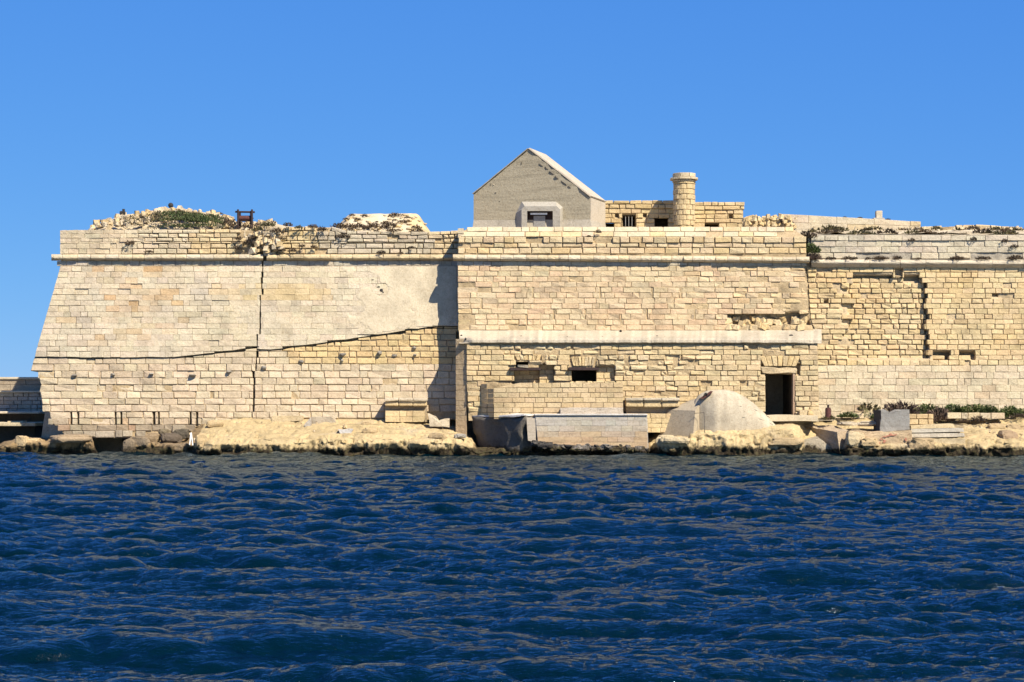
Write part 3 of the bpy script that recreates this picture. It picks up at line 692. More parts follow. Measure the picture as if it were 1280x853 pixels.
opening(C_.t, 713.5, 745.8, 462.5, 478, -1.2, 2.5, 'gun_opening'); opening(C_.t, 644.7, 661.3, 451, 459.3, -1.2, 1.6, 'vent_opening')
def boxpart(t, name, a, b, t_, bb, y0, y1, col, mat, jit=.01, bev=.01):
    V, Fc = quad_box([(a, t_), (b, t_), (b, bb), (a, bb)], y0, y1, jit); o = mesh_obj(name, V, Fc, mat, t, [col] * len(V)); subdiv(o, 0, 0, 1, bev) if bev else None; return o
boxpart(C_.t, 'shade_brown_jamb', 991.2, 993.6, 467, 520.5, -1.38, -.9, (.36, .25, .17), M['plaster'])  # brown colour stands for the shade on the right jamb
o = boxpart(C_.t, 'door_lintel', 952, 996, 459.5, 467.2, -1.36, -.8, mix(YEL, GREY, .35), M['rough'], .03, .03); subdiv(o, 3, .05, 3)
boxpart(C_.t, 'rusted_lintel', 637, 676, 459.6, 463.2, -1.62, -1.0, (.08, .03, .02), M['rust']); boxpart(C_.t, 'rusted_lintel', 711, 748.6, 459.4, 463, -1.62, -1.0, (.08, .03, .02), M['rust'])
o = boxpart(C_.t, 'broken_slab', 647, 660, 457.2, 459.6, -1.7, -1.2, PLA, M['plaster'], .05, .01)
def vouss(cu, half, t_, bb, n, spread):
    for k in range(n):
        a0, a1 = -1 + 2 * k / n, -1 + 2 * (k + 1) / n
        q = [(cu + a0 * half * spread, t_), (cu + a1 * half * spread, t_), (cu + a1 * half, bb), (cu + a0 * half, bb)]
        V = block_geo(q, yD, proud=R.uniform(-.015, .012), gap=R.uniform(.6, 1.1), bev=.03, rough=.04, knock=.4)
        mesh_obj('voussoir', V, BF, M['stone'], C_.t, [mix(YEL, CREAM, R.random())] * len(V))
vouss(975, 20, 445, 458.2, 7, 1.3); vouss(729, 13, 446, 458, 7, 1.2); vouss(660, 14, 443.5, 450.8, 6, 1.2)
C_.finish(M['stone'])
# chamfered left corner of the lower storey, behind the toothed edge
for k, v in enumerate(np.arange(424, 548, 6.4)):
    q = [(569.5, v), (583.5, v), (583.5, v + 6.4), (569.5, v + 6.4)]
    V = block_geo(q, lambda u, v_: -1.25 + (583 - u) / 14 * .36, gap=.5, bev=.01, rough=.01, knock=.05, thick=.5)
    mesh_obj('corner_block', V, BF, M['stone'], C_.t, [mix((.46, .34, .20), CREAM, .3 * R.random())] * len(V))
V = [P(570, 413, .2), P(570, 548, .2), (XA(570, .2), 2.3, ZA(548, .2)), (XA(570, .2), 2.3, ZA(413, .2)), P(570, 413, 0.2), P(590, 413, -1), P(590, 549, -1), P(570, 549, .2)]
mesh_obj('side_wall', V, [(0, 1, 2, 3)], M['rough'], C_.t, [SHD] * 8)

# ------------------------------------------------------------------ right curtain wall
def jg(v):
    k = int((v - 334.5) / 6.447); return (0, 2.5, -1, 3, 0, 3.5, 1, -2, 2, 4, 0, -2.5, 1.5, 3.5, 0, 2.5, -1.5, 2)[k % 18]
yR0 = lambda u, v: 1.0 - .09 * (v - 330) / 25 if v > 330 else 1.0
def zoneR(u, v):
    if 1058 + 5 * math.sin(int(v / 6.4) * 2.1) < u < 1155.5 + jg(v) + (v - 400) * .04 and 346 < v < 449 and not (v < 356 and u < 1066): return 1
    if 1166 < u < 1187 and 441 < v < 452 or 1200 < u < 1219 and 441 < v < 446: return 1
    return 0
K = Wall("curtain_wall", "broad right-hand wall of worn yellow blocks with a jagged dark joint and fallen facing", "fortress wall", (XA(1200, 1), .9, 1.8))
K.holes = [(1119, 1128, 336, 343), (1066, 1116, 344.5, 349), (1130, 1149, 345, 350), (1166, 1188, 439.5, 443.8), (1199, 1219, 440, 444), (1213, 1219, 443, 450), (1181, 1186, 443, 452), (1030, 1035, 376, 380), (1240, 1246, 367, 371), (lambda v: 1153.5 + jg(v) + (v - 400) * .04, lambda v: 1157.6 + jg(v) + (v - 400) * .04, 352, 447)]
KH = list(K.holes)
def stR(u, v):
    z = zoneR(u, v); c = mix(CREAM, YEL, .35 + .9 * n1(u, v, .03, 14) + .15 * R.random())
    kw = dict(gap=R.choice((.4, .6, .9, 1.3)), bev=.026, rough=.03, knock=.3, proud=R.uniform(-.012, .014))
    if v > 457: c = mix(PLA, CREAM, .4); kw.update(gap=.6, bev=.015, rough=.028, knock=.15)
    if v > 485: kw.update(gap=.4)
    if u < 1060 and v < 457 or z: kw.update(gap=1.5, bev=.04, rough=.05, knock=.5); c = mix(c, YEL, .2)
    if z: kw['proud'] = -.24 + R.uniform(-.03, .03)
    if R.random() < (.035 if v < 457 else 0): return None
    if R.random() < .05: c = mix(c, ORA, .3)
    return c, kw
def xr0(v): return ip([(333, 1008), (400, 1013), (429, 1024), (430, 1020), (525, 1020)], v)
K.lay(lambda v: xr0(v), lambda v: 1420, rows(334.5, 457, 6.4, .05), lambda v: 13, yR0, stR)
K.lay(lambda v: xr0(v), lambda v: 1420, rows(457, 523, 8.6, .03), 16, yR0, stR)
K.core(lambda v: xr0(v) - 4, lambda v: 1420, 328, 526, yR0, lambda u, v: (.5, .39, .24) if v < 457 else (.44, .37, .26), M['rough'], rec=.07, amp=.035,
       extra=lambda u, v: (.25 if zoneR(u, v) else 0) + (.2 if 352 < v < 447 and abs(u - 1156 - jg(v)) < 4.5 else 0) + (.3 if any(not callable(h[0]) and h[0] - 1 < u < h[1] + 1 and h[2] - 1 < v < h[3] + 1 for h in KH) else 0) + .04)
cordon(K.t, 1014, 1420, 328, lambda u, v: 1.0, lambda u: mix(PLA, GREY, .3 * R.random()), M['plaster'], 40, prof=[(-3.8, .3), (-4, 0), (-3.6, -.12), (-2.8, -.24), (-1, -.31), (.6, -.31), (1.6, -.27), (3.2, -.2), (5.6, -.07), (6.4, 0), (6.6, .3)], sag=lambda u: (u - 1010) * .006)
def stRp(u, v):
    c = mix(PLA, GREY, .12 + .4 * n1(u, v, .05, 3)); 
    if v > 316 and R.random() < .3: return None
    return c, dict(gap=.7 if v < 316 else 1.4, bev=.02 if v < 316 else .04, rough=.025, knock=.25, proud=R.uniform(-.02, .03) + (.03 if v < 300 else 0))
yRp = lambda u, v: 1.05 if v > 301 else 1.02
K.lay(lambda v: 1014, lambda v: 1420, [294.5, 301, 308.5, 316, 324], 23, yRp, stRp)
K.core(lambda v: 1010, lambda v: 1420, 293.5, 330, yRp, (.36, .32, .25), M['rough'], rec=.10)
# sloping top of the parapet, a rendered sheet
n = 90; V = []; C = []
for i in range(n):
    u = 996 + (1420 - 996) * i / (n - 1)
    for j in range(8):
        t = j / 7; v = lerp(295, 287.5, t); y = lerp(1.0, 4.3, t); k = n1(u, v * 3, .05)
        x_, y_, z_ = P(u, v, y); V.append((x_, y_, z_ + .06 * k)); C.append(tuple(c * (1 + .25 * k) for c in mix(PLA, CREAM, .4)))
mesh_obj('parapet_slope', V, [(i * 8 + j, (i + 1) * 8 + j, (i + 1) * 8 + j + 1, i * 8 + j + 1) for i in range(n - 1) for j in range(7)], M['plaster'], K.t, C, smooth=True)
K.finish(M['stone'])

# upper retaining wall
yU = lambda u, v: 4.4
Uw = Wall("retaining_wall", "low smooth pale wall with a sloping top above the right parapet", "wall", (XA(1065, 4.4), 4.6, 11.1))
tU = lambda u: ip([(978, 267.5), (1150, 277)], u)
Uw.lay(lambda v: 978, lambda v: 1151, [tU, lambda u: tU(u) * .5 + 289 * .5, 289.5], 30, yU, lambda u, v: (mix(PLA, YEL, .55 if 1070 < u < 1105 or u > 1138 else .15 * R.random()), dict(gap=.5, bev=.012, rough=.012, knock=.08)))
Uw.core(lambda v: 979, lambda v: 1151, 268, 291, yU, (.36, .3, .2), M['rough'], rec=.06, vtop=lambda u: tU(u) + .8, amp=.01)
boxpart(Uw.t, 'wall_fill', 979, 1150.5, 279, 290, 4.5, 5.2, (.4, .34, .25), M['rough'])
Uw.finish(M['stone'])
Uw = Wall("rubble_wall", "broken low wall of loose yellow stones along the skyline at far right", "wall", (XA(1220, 4.8), 5.0, 11.1))
tV = lambda u: ip([(1150, 283.5), (1180, 282), (1215, 280.5), (1280, 284), (1420, 286)], u)
def stV(u, v):
    if R.random() < .22: return None
    return mix(ORA, CREAM, .4 + .6 * R.random()), dict(gap=1.0, bev=.05, rough=.06, knock=.5, proud=R.uniform(-.1, .1))
Uw.lay(lambda v: 1152, lambda v: 1420, [tV, 287.5, 292], 14, lambda u, v: 4.8, stV)
Uw.core(lambda v: 1152, lambda v: 1420, 281, 293, lambda u, v: 4.8, SHD, M['rough'], rec=.15, vtop=lambda u: tV(u) + 2)
Uw.finish(M['stone'])

# ------------------------------------------------------------------ gabled concrete blockhouse
def lp(p, q, t): return tuple(p[i] + (q[i] - p[i]) * t for i in range(3))
G_ = thing("blockhouse", "grey board-marked concrete house with steep gable, standing on top of the fort", "concrete building", (XA(672, 6), 6.5, 11.1))
y_r, y_l = 4.6, 6.6; yg = lambda u: lerp(y_l, y_r, (u - 592) / (738 - 592))
sv = (0.90, 2.5)   # side vector back
fp = [(592, 290), (592, 243.5), (661, 187), (738, 247), (738, 290)]
A = [P(u, v, yg(u)) for u, v in fp]; Bk = [(x + sv[0], y + sv[1], z) for x, y, z in A]
n = 5; V = A + Bk; Fc = [(4, 3, 2, 1, 0), (5, 6, 7, 8, 9)] + [(i, i + 1, n + i + 1, n + i) for i in range(4)]
o = mesh_obj('walls', V, Fc, M['concrete'], G_, [CON] * 10)
bm = bmesh.new(); bm.from_mesh(o.data); bmesh.ops.recalc_face_normals(bm, faces=bm.faces); bm.to_mesh(o.data); bm.free()
ca = o.data.color_attributes["Col"]
sunlit_col = (.44, .38, .29)
# side wall skin coloured lighter for the sun on it, 2 cm proud
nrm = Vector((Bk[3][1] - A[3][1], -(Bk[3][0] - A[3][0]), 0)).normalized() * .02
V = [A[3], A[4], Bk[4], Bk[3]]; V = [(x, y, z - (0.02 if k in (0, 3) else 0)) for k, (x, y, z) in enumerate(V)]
V2 = [(x + nrm.x, y + nrm.y, z) for x, y, z in V]; mesh_obj('side_wall', V + V2, [(4, 5, 6, 7), (0, 1, 5, 4), (0, 4, 7, 3), (3, 7, 6, 2)], M['plaster'], G_, [sunlit_col] * 8)
# plinth flaring out at the foot
pl = [P(590.0, 290, y_l - .12), P(741, 290, y_r - .25), (Bk[4][0] + .15, Bk[4][1], Bk[4][2] - .1)]
pu = [P(592, 275.5, y_l - .025), P(738, 274.5, y_r - .025), (Bk[4][0] + .03, Bk[4][1], ZA(275, y_r))]
mesh_obj('plinth', pl + pu, [(0, 1, 4, 3), (1, 2, 5, 4)], M['plaster'], G_, [(.36, .32, .25)] * 6)
# roof slabs, right one broken at its front edge
def slab(i0, i1, n0, th, cx, col, name, brk):
    a, b, c, d = A[i0], A[i1], Bk[i1], Bk[i0]; nr = Vector(n0).normalized() * th; V = []; N2 = 14
    for k in range(N2):
        t = k / (N2 - 1); fo = -.10 - (brk * R.uniform(0, .16) if .15 < t < .75 else 0) * -1
        for (p, q_) in ((a, d), (b, c)): pass
        p = lp(a, b, t); q_ = lp(d, c, t); dirv = Vector(p) - Vector(q_); dirv.normalize(); p2 = Vector(p) + dirv * (.09 - (R.uniform(0, .13) * brk if .12 < t < .8 else 0))
        for base in (p2, Vector(q_)):
            V.append(tuple(base + nr * .03 / th)); V.append(tuple(base + nr))
    Fc = []
    for k in range(N2 - 1):
        s0, s1 = k * 4, (k + 1) * 4; Fc += [(s0 + 1, s0 + 3, s1 + 3, s1 + 1), (s0, s0 + 1, s1 + 1, s1), (s0 + 2, s1 + 2, s1 + 3, s0 + 3), (s0, s1, s1 + 2, s0 + 2)]
    Fc += [(0, 2, 3, 1), (N2 * 4 - 4, N2 * 4 - 3, N2 * 4 - 1, N2 * 4 - 2)]
    mesh_obj(name, V, Fc, M['plaster'], G_, [col] * len(V))
slab(2, 3, (.61, 0, .79), .10, 0, sunlit_col, 'roof_slab', 1.0); slab(1, 2, (-.64, 0, .77), .07, 0, (.33, .3, .24), 'roof_slab', .3)  # right slab shares the lighter colour painted for the sunlit side
# spalled scar and iron stubs on the gable
for (u, v, a, b) in [(684, 211, 6, 2.4), (690, 216.5, 7, 3), (697, 222.5, 8, 3), (705, 229, 7, 2.4), (712, 234, 5, 1.6), (613, 231, .8, 3), (617, 231, 1.8, 1.4), (652, 204, .7, 4), (677, 207, 6, .7), (620, 241, 2, .8), (624, 252, 1, 1)]:
    V_, F_ = boulder_geo(P(u, v, yg(u) + .01), (a * .022, .06, b * .022), .35, ICO1); V_ = np.array(V_)
    if u > 670: V_[:, 2] -= (V_[:, 0] - V_[:, 0].mean()) * .75
    mesh_obj('spalled_patch', V_, F_, M['rough'], G_, [(.16, .14, .11) if b != 1.4 else PLA] * len(V_))
# window surround: splayed frame standing proud
wy = lambda u, d: yg(u) - d
OU = [(644, 291), (644.5, 267), (652, 252), (695, 252), (703.5, 259), (703.5, 291)]; FR = [(652, 291), (652, 262), (656, 258), (696, 258), (700, 262), (700, 291)]; IN = [(659, 291), (659, 264.2), (659.1, 264), (690.8, 264), (691, 264.2), (691, 291)]
V = [P(u, v, wy(u, -.01)) for u, v in OU] + [P(u, v, wy(u, .42)) for u, v in FR] + [P(u, v, wy(u, .42)) for u, v in IN] + [P(u, v, wy(u, .02)) for u, v in IN]
Fc = []
for r in range(3): Fc += [(r * 6 + i, r * 6 + i + 1, r * 6 + i + 7, r * 6 + i + 6) for i in range(5)]
wf = mesh_obj('window_surround', V, Fc, M['plaster'], G_, [(.36, .33, .27)] * len(V))
V = [P(u, v, wy(u, .03)) for u, v in IN]; mesh_obj('painted_void', V, [(0, 1, 2, 3, 4, 5)], M['rust'], wf, [(.05, .03, .02)] * 6)  # flat dark sheet painted as the unlit depth of the window
for (a, b, t_, bb, d, mt, nm) in [(667, 681.5, 270, 291, .02, M['shutter'], 'shutter'), (663, 684, 266.3, 268.6, .12, M['white'], 'lintel_bar')]:
    V = [P(u_, v_, wy(u_, dd_)) for dd_ in (d + .1, d + .04) for u_, v_ in ((a, t_), (b, t_), (b, bb), (a, bb))]; Fc = quad_box([(0, 0)] * 4, 0, 1)[1]; mesh_obj(nm, V, Fc, mt, wf, [(.4, .4, .4)] * 8)
# walls need a hole where the window is: a flat dark sheet is painted as its depth

# ------------------------------------------------------------------ stone building behind the parapet
yB = lambda u, v: 7.4
Bd = Wall("stone_building", "low ruined block building with small dark windows between concrete gable and round turret", "building", (XA(840, 5.4), 5.4, 11.1))
Bd.holes = [(778, 794.5, 271, 284.5), (818.5, 835, 272.5, 290), (751, 767, 280, 285), (881, 898, 281, 285.5), (769, 773, 268, 271), (804, 808, 268, 270.8), (911.5, 916, 268, 272)]
stB = lambda u, v: (mix(CREAM, YEL, .4 + .5 * R.random()), dict(gap=1.3, bev=.03, rough=.03, knock=.25, proud=R.uniform(-.03, .03) + (.06 if v < 262 else 0)))
Bd.lay(lambda v: 750, lambda v: 843, [250.5, 255.5, 261, 267, 273, 279, 285, 291], 15, yB, stB)
Bd.lay(lambda v: 866, lambda v: 929 if v > 262 else 931, [252.5, 257.5, 262.5, 268, 273.5, 279, 285, 291], 14, yB, stB)
Bd.core(lambda v: 750, lambda v: 929, 253, 290, yB, SHD, M['rough'], rec=.12, cuts=[h for h in Bd.holes if h[1] - h[0] > 10], extra=lambda u, v: .3 if any(h[0] - 1 < u < h[1] + 1 and h[2] - 1 < v < h[3] + 1 for h in Bd.holes) else 0)
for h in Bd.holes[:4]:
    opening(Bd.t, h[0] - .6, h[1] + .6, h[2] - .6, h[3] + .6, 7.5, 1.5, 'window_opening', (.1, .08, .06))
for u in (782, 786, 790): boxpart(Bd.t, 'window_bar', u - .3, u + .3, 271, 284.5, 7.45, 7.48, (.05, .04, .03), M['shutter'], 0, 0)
boxpart(Bd.t, 'roof', 751, 928.5, 254.5, 258, 7.7, 12, CREAM, M['rough'], 0, .02)
boxpart(Bd.t, 'end_wall', 921, 928.5, 255.5, 289, 7.8, 11.9, mix(CREAM, GREY, .3), M['rough'], 0, .02)
Bd.finish(M['stone'])
# turret
T_ = thing("stone_turret", "round-cornered stone turret with flared cap rising above the parapet", "turret", (XA(855, 6.0), 6.0, 11.0))
def ring_course(cx, cy, r, z0, z1, n, ph, col, flat=False, gap=.012, rough=.02, name='block'):
    for k in range(n):
        a0 = ph + 2 * math.pi * k / n + gap / r; a1 = ph + 2 * math.pi * (k + 1) / n - gap / r; V = []; rj = r + R.uniform(-rough, rough)
        for z, dr in ((z0 + gap, -.015), (z0 + .03, 0), (z1 - .03, 0), (z1 - gap, -.015)):
            for s_ in range(4):
                a = lerp(a0, a1, s_ / 3); q_ = (rj * 1.04 * math.cos((a1 - a0) / 2) / math.cos(a - (a0 + a1) / 2) if flat else rj) + dr + (-.015 if s_ in (0, 3) else 0) + R.uniform(-.008, .008); V.append((cx + q_ * math.cos(a), cy + q_ * math.sin(a), z))
        for z in (z0 + gap, z1 - gap):
            for a in (a0, a1): V.append((cx + (r - .3) * math.cos(a), cy + (r - .3) * math.sin(a), z))
        Fc = [(j * 4 + i, j * 4 + i + 1, j * 4 + i + 5, j * 4 + i + 4) for j in range(3) for i in range(3)] + [(0, 16, 17, 3, 2, 1), (12, 13, 14, 15, 19, 18), (0, 4, 8, 12, 18, 16), (3, 17, 19, 15, 11, 7)]
        g = R.uniform(.88, 1.05); mesh_obj(name, V, Fc, M['stone'], T_, [tuple(c * g for c in col)] * 20)
cx, cy = XA(855, 6.0), 6.0
zs = [ZA(v, 6.0) for v in (290, 283, 276.5, 270, 263.5, 257, 250.5, 244, 237.5, 231, 228.3)]
for k in range(len(zs) - 1): ring_course(cx, cy, .585 + .01 * (k == 9), zs[k], zs[k + 1], 9, k * .35, mix(CREAM, YEL, .4 + .3 * R.random()), rough=.035)
zc = [(ZA(228.3, 6.0), ZA(225.8, 6.0), .64), (ZA(225.8, 6.0), ZA(222.6, 6.0), .75), (ZA(222.6, 6.0), ZA(217.2, 6.0), .62)]
for k, (a, b, r) in enumerate(zc): ring_course(cx, cy, r, a, b, 8, .3927, mix(CREAM, PLA, .4), rough=.01, flat=True, name='cap_stone')
V = []; n = 16
for z, r in ((zs[0], .5), (zc[2][1] - .03, .52), (zc[2][1] - .02, .01)):
    for k in range(n): a = 2 * math.pi * k / n; V.append((cx + r * math.cos(a), cy + r * math.sin(a), z))
mesh_obj('turret_core', V, [(r * n + k, r * n + (k + 1) % n, (r + 1) * n + (k + 1) % n, (r + 1) * n + k) for r in range(2) for k in range(n)], M['rough'], T_, [SHD] * len(V))

# ------------------------------------------------------------------ loose rubble
def rubble(name, label, cat, spots, mat, cols, loc, sizes, kind='stuff', sq=.22):
    mb = MB()
    for (x, y, z) in spots:
        s_ = R.uniform(*sizes); V_, F_ = chunk((x, y, z), (s_ * R.uniform(.8, 1.4), s_ * .9, s_ * R.uniform(.5, .85)))
        c = mix(cols[0], cols[1], R.random()); mb.add(V_, F_, c)
    o = mb.build(name, mat, None, kind=kind, origin=loc); tag(o, label, cat); return o
def surfz(x, y):
    i = int(np.argmin(abs(fx - x))); j = int(np.argmin(abs(fy - y))); return float(ZZ[i, j])
sp = []
for i in range(260):
    x = R.uniform(XA(118, 5), XA(345, 5)); y = R.uniform(2.3, 6.2); sp.append((x, y, surfz(x, y) + R.uniform(-.1, .0)))
rubble("rubble_heap", "heap of loose yellow stones on top of the left bastion", "rubble", sp, M['rough'], (YEL, PLA), (XA(220, 4), 4, 11), (.08, .22))
sp = [(XA(R.uniform(304, 352), 1.6), R.uniform(1.35, 2.2), 0) for _ in range(75)]; sp = [(x, y, ZA(R.uniform(291, 317), y)) for x, y, z in sp]
rubble("rubble_spill", "tumbled stones filling the breach in the left parapet below the winch", "rubble", sp, M['rough'], (YEL, PLA), (XA(330, 2), 1.9, 10.5), (.10, .24))
sp = [(XA(u, 5), R.uniform(4.0, 5.6), ZA(R.uniform(272, 288), 5)) for u in [R.uniform(930, 992) for _ in range(170)]]
rubble("rubble_heap", "pile of jumbled stones between the turret building and the pale upper wall", "rubble", sp, M['rough'], (YEL, CREAM), (XA(955, 5), 5, 11), (.08, .2))
sp = [(XA(R.uniform(1010, 1420), 4.6), R.uniform(3.6, 5.4), 0) for _ in range(130)]; sp = [(x, y, ZA(287.5, y) + R.uniform(-.05, .12)) for x, y, z in sp]
rubble("loose_stones", "small stones scattered along the top of the right slope", "rubble", sp, M['rough'], (PLA, CREAM), (XA(1200, 4.6), 4.6, 11), (.05, .13))

# plastered mound
n = 60; V = []; C = []
Mo = thing("plastered_mound", "flat-topped pale mound with dark tufts on the bastion left of centre", "mound", (XA(475, 3), 4, 11))
pr = [(413, 291), (424, 280), (434, 269.5), (441, 266.8), (520, 267), (525, 270), (533, 283), (539, 291)]
for i in range(n):
    u = lerp(413, 539, i / (n - 1)); vt = ip(pr, u)
    for j in range(12):
        t = j / 11; v = lerp(292, vt, min(1, t * 1.35)); y = lerp(2.1, 4.0, min(1, t * 1.35)) + max(0, t * 1.35 - 1) * 8
        k = n1(u, v, .12, 3); x_, y_, z_ = P(u, v, min(y, 4.0)); V.append((x_, y + .15 * k, z_ + .05 * k)); C.append(tuple(c * (1 + .35 * k) for c in mix(PLA, YEL, .25 + (.6 if u > 512 else 0))))
mesh_obj('mound_face', V, [(i * 12 + j, (i + 1) * 12 + j, (i + 1) * 12 + j + 1, i * 12 + j + 1) for i in range(n - 1) for j in range(11)], M['plaster'], Mo, C, smooth=True)
for i in range(60):
    u = R.uniform(425, 530); t = R.random(); v = lerp(290, ip(pr, u) + 1, t); V_, F_ = boulder_geo(P(u, v, lerp(2.15, 3.95, t)), (R.uniform(.06, .2), .12, R.uniform(.04, .09)), .25, ICO1)
    mesh_obj('embedded_stone', V_, F_, M['rough'], Mo, [mix(PLA, YEL, R.random())] * len(V_))

# ------------------------------------------------------------------ plants
def tuft_mesh(name, n, rx, rz, cols, leaf=.09, up=.6, seed=1):
    rr = random.Random(seed); V = []; Fc = []; C = []
    for i in range(n):
        a = rr.uniform(0, 6.283); r = rr.random() ** .5; h = rr.random() * (1 - r * r * .75)
        lump = 1 + .3 * math.sin(a * 3 + seed)
        c = Vector((rx * r * math.cos(a) * lump, rx * .8 * r * math.sin(a) * lump, rz * h))
        d = Vector((math.cos(a) * (1 - up), math.sin(a) * (1 - up), up + rr.uniform(-.5, .5))); d.normalize()
        s_ = d.cross(Vector((rr.uniform(-1, 1), rr.uniform(-1, 1), rr.uniform(-1, 1)))); s_.normalize()
        l = leaf * rr.uniform(.6, 1.5); k = len(V)
        V += [tuple(c - s_ * l * .28), tuple(c + s_ * l * .28), tuple(c + d * l + s_ * l * .1)]; Fc.append((k, k + 1, k + 2))
        t = rr.random(); cc = mix(cols[0], cols[1], t); C += [cc] * 3
    me = bpy.data.meshes.new(name); me.from_pydata(V, [], Fc)
    ca = me.color_attributes.new("Col", 'FLOAT_COLOR', 'POINT'); c = np.ones((len(V), 4)); c[:, :3] = C; ca.data.foreach_set("color", c.ravel())
    me.materials.append(M['leaf']); return me
BRN = ((.045, .032, .024), (.12, .085, .05)); GRN = ((.035, .055, .018), (.11, .14, .045)); OLV = ((.04, .04, .02), (.12, .105, .05)); PUR = ((.05, .035, .03), (.14, .10, .075))
tm_b = [tuft_mesh('tuft', 190, .34, .26, BRN, .1, .6, s) for s in range(4)]; tm_o = [tuft_mesh('tuft', 190, .34, .26, OLV, .1, .6, s + 9) for s in range(4)]
tm_g = [tuft_mesh('bush', 900, .6, .55, GRN, .11, .5, s + 20) for s in range(3)]; tm_p = [tuft_mesh('bush', 1000, .7, .6, PUR, .12, .6, s + 30) for s in range(3)]
def plant(me, u, v, y, s_, label, group=None, name='shrub', cat='plant', sz=1.0):
    o = bpy.data.objects.new(name, me); sc.collection.objects.link(o); o.location = P(u, v, y); o.scale = (s_, s_, s_ * sz); o.rotation_euler = (0, 0, R.uniform(0, 6.28))
    return tag(o, label, cat, group)
for (u, v, s_) in [(440, 269, .5), (456, 270, .6), (493, 270, .9), (509, 272, .5), (447, 275, .6), (433, 274, .5), (471, 277, .3), (493, 275, .4), (482, 279, .7), (503, 278.5, .8), (510, 276.5, .5), (466, 284.5, 1.3), (488, 283, 1.1), (480, 285, .8), (447, 285, 1.1), (437, 284, 1.0), (424, 284, 1.1), (520, 285.5, .8), (514, 291, .6), (523, 291, 1.0), (490, 291, 1.1), (469, 291, .8), (438, 291, 1.0), (425, 291, 1.0), (458, 286, .6), (430, 297, 1.1)]:
    d = lerp(3.95, 2.1, (v - 267) / 24) - .05
    plant(R.choice(tm_b), u, v + 1, max(1.6, d), s_ * .95, ("small " if s_ < .7 else "broad ") + "dark tuft " + ("on the top rim" if v < 271 else "half way up the face" if v < 280 else "low on the face" if v < 287 else "just below the foot") + " of the flat mound, " + ("left end" if u < 450 else "left of its middle" if u < 475 else "right of its middle" if u < 500 else "right end"), "tufts on the pale mound", 'tuft', sz=.9)
for u, v, s_ in [(1045, 291, 1.1), (1030, 292, 1.1), (1016, 290, .9), (1038, 288, 1.5), (1050, 288.5, 1.2), (1073, 293, 1.3), (1087, 293, 1.0), (1110, 293, 1.5), (1140, 292.5, 1.2), (1155, 291, 1.1), (1130, 288, .8), (1092, 287, 1.1), (1083, 287, .7), (1165, 293.5, 1.0), (1180, 293.5, .9), (1191, 294, .8), (1228, 292.5, 1.6), (1238, 293, 1.2), (1256, 291, 1.3), (1264, 293, 1.2), (1250, 294, 1.0), (1204, 294, .8), (1245, 286, .8), (1170, 286, .9), (1197, 287, .7), (1270, 288, 1.0), (1216, 286, 1.0), (1147, 287, .8)]:
    plant(R.choice(tm_o if R.random() < .6 else tm_b), u, v + 1, lerp(4.2, 1.0, max(0, min(1, (v - 287.5) / 7.5))), s_, ("small" if s_ < .95 else "spreading" if s_ < 1.25 else "big") + " dark tuft on the right parapet slope " + ("beside the corner bush" if u < 1035 else "under the upper wall's left end" if u < 1062 else "left of the stone post" if u < 1090 else "below the stone post" if u < 1115 else "just before the upper wall ends" if u < 1150 else "where the upper wall ends" if u < 1175 else "under the rubble crest" if u < 1220 else "near the right edge"), "tufts along the right parapet slope", 'tuft', sz=.75)
for u, s_ in [(1036, .7), (1042, .6), (1060, .9), (1068, .7), (1085, .6), (1096, .8), (1102, .9), (1106, .7), (1121, .9), (1148, .5), (1190, .6), (1196, .9), (1202, .7), (1226, .9), (1234, .8), (1270, 1.2), (1264, .8)]:
    plant(R.choice(tm_b), u, 324.5, .8, s_ * .8, ("tiny" if s_ < .75 else "larger") + " dark tuft rooted on the right moulding, " + ("near the corner bush" if u < 1055 else "above the fallen facing" if u < 1090 else "over the jagged dark joint" if u < 1160 else "right of the jagged joint" if u < 1215 else "near the right edge"), "tufts on the right moulding", 'tuft', sz=.9)
for u, v in [(1140, 302), (1217, 301), (1255, 303), (1268, 310)]:
    plant(tm_b[0], u, v, .98, .55, "small weed clinging to the face of the right parapet", "weeds on the right parapet face", 'tuft', sz=1.2)
for (u, v, s_, me) in [(318, 299, 1.5, tm_b[1]), (297, 312, 1.3, tm_b[2]), (323, 288, 1.4, tm_o[0]), (346, 290, 1.5, tm_b[3]), (352, 300, 1.1, tm_b[0]), (311, 305, 1.6, tm_b[0]), (336, 312, 1.2, tm_b[1]), (353, 314, 1.2, tm_b[2]), (366, 315, 1.3, tm_b[3]), (378, 309, 1.0, tm_b[0]), (374, 286, 1.2, tm_o[1]), (391, 285, 1.3, tm_b[1]), (403, 289, 1.6, tm_b[2]), (333, 283, 1.8, tm_o[2]), (360, 283, 1.4, tm_b[3]), (298, 300, 1.3, tm_b[2]), (392, 310, 1.0, tm_b[1]), (477, 317.5, 1.3, tm_b[0]), (501, 317.5, .8, tm_b[1]), (514, 311, 1.0, tm_b[2]), (163, 302, .0, tm_b[0])]:
    if s_: plant(me, u, v, 1.45, s_ * .52, ("big" if s_ > 1.35 else "small") + " dark scrub clump " + ("on the crest" if v < 292 else "high in the breach" if v < 303 else "low in the breach") + (" under the winch" if u < 325 else " right of the winch" if u < 350 else " on the large pale blocks" if u < 385 else " at the left of the pale mound") if u < 420 else "dark weed on the moulding right of the pale mound front", "scrub in the broken left parapet" if u < 420 else "weeds on the left moulding", 'shrub')
plant(tm_b[2], 163, 306, 1.6, .8, "single dry weed on the plastered face of the left parapet", None, 'shrub'); plant(tm_b[1], 187, 316, 1.55, .7, "brown weed just above the left moulding", None, 'shrub', sz=.6)
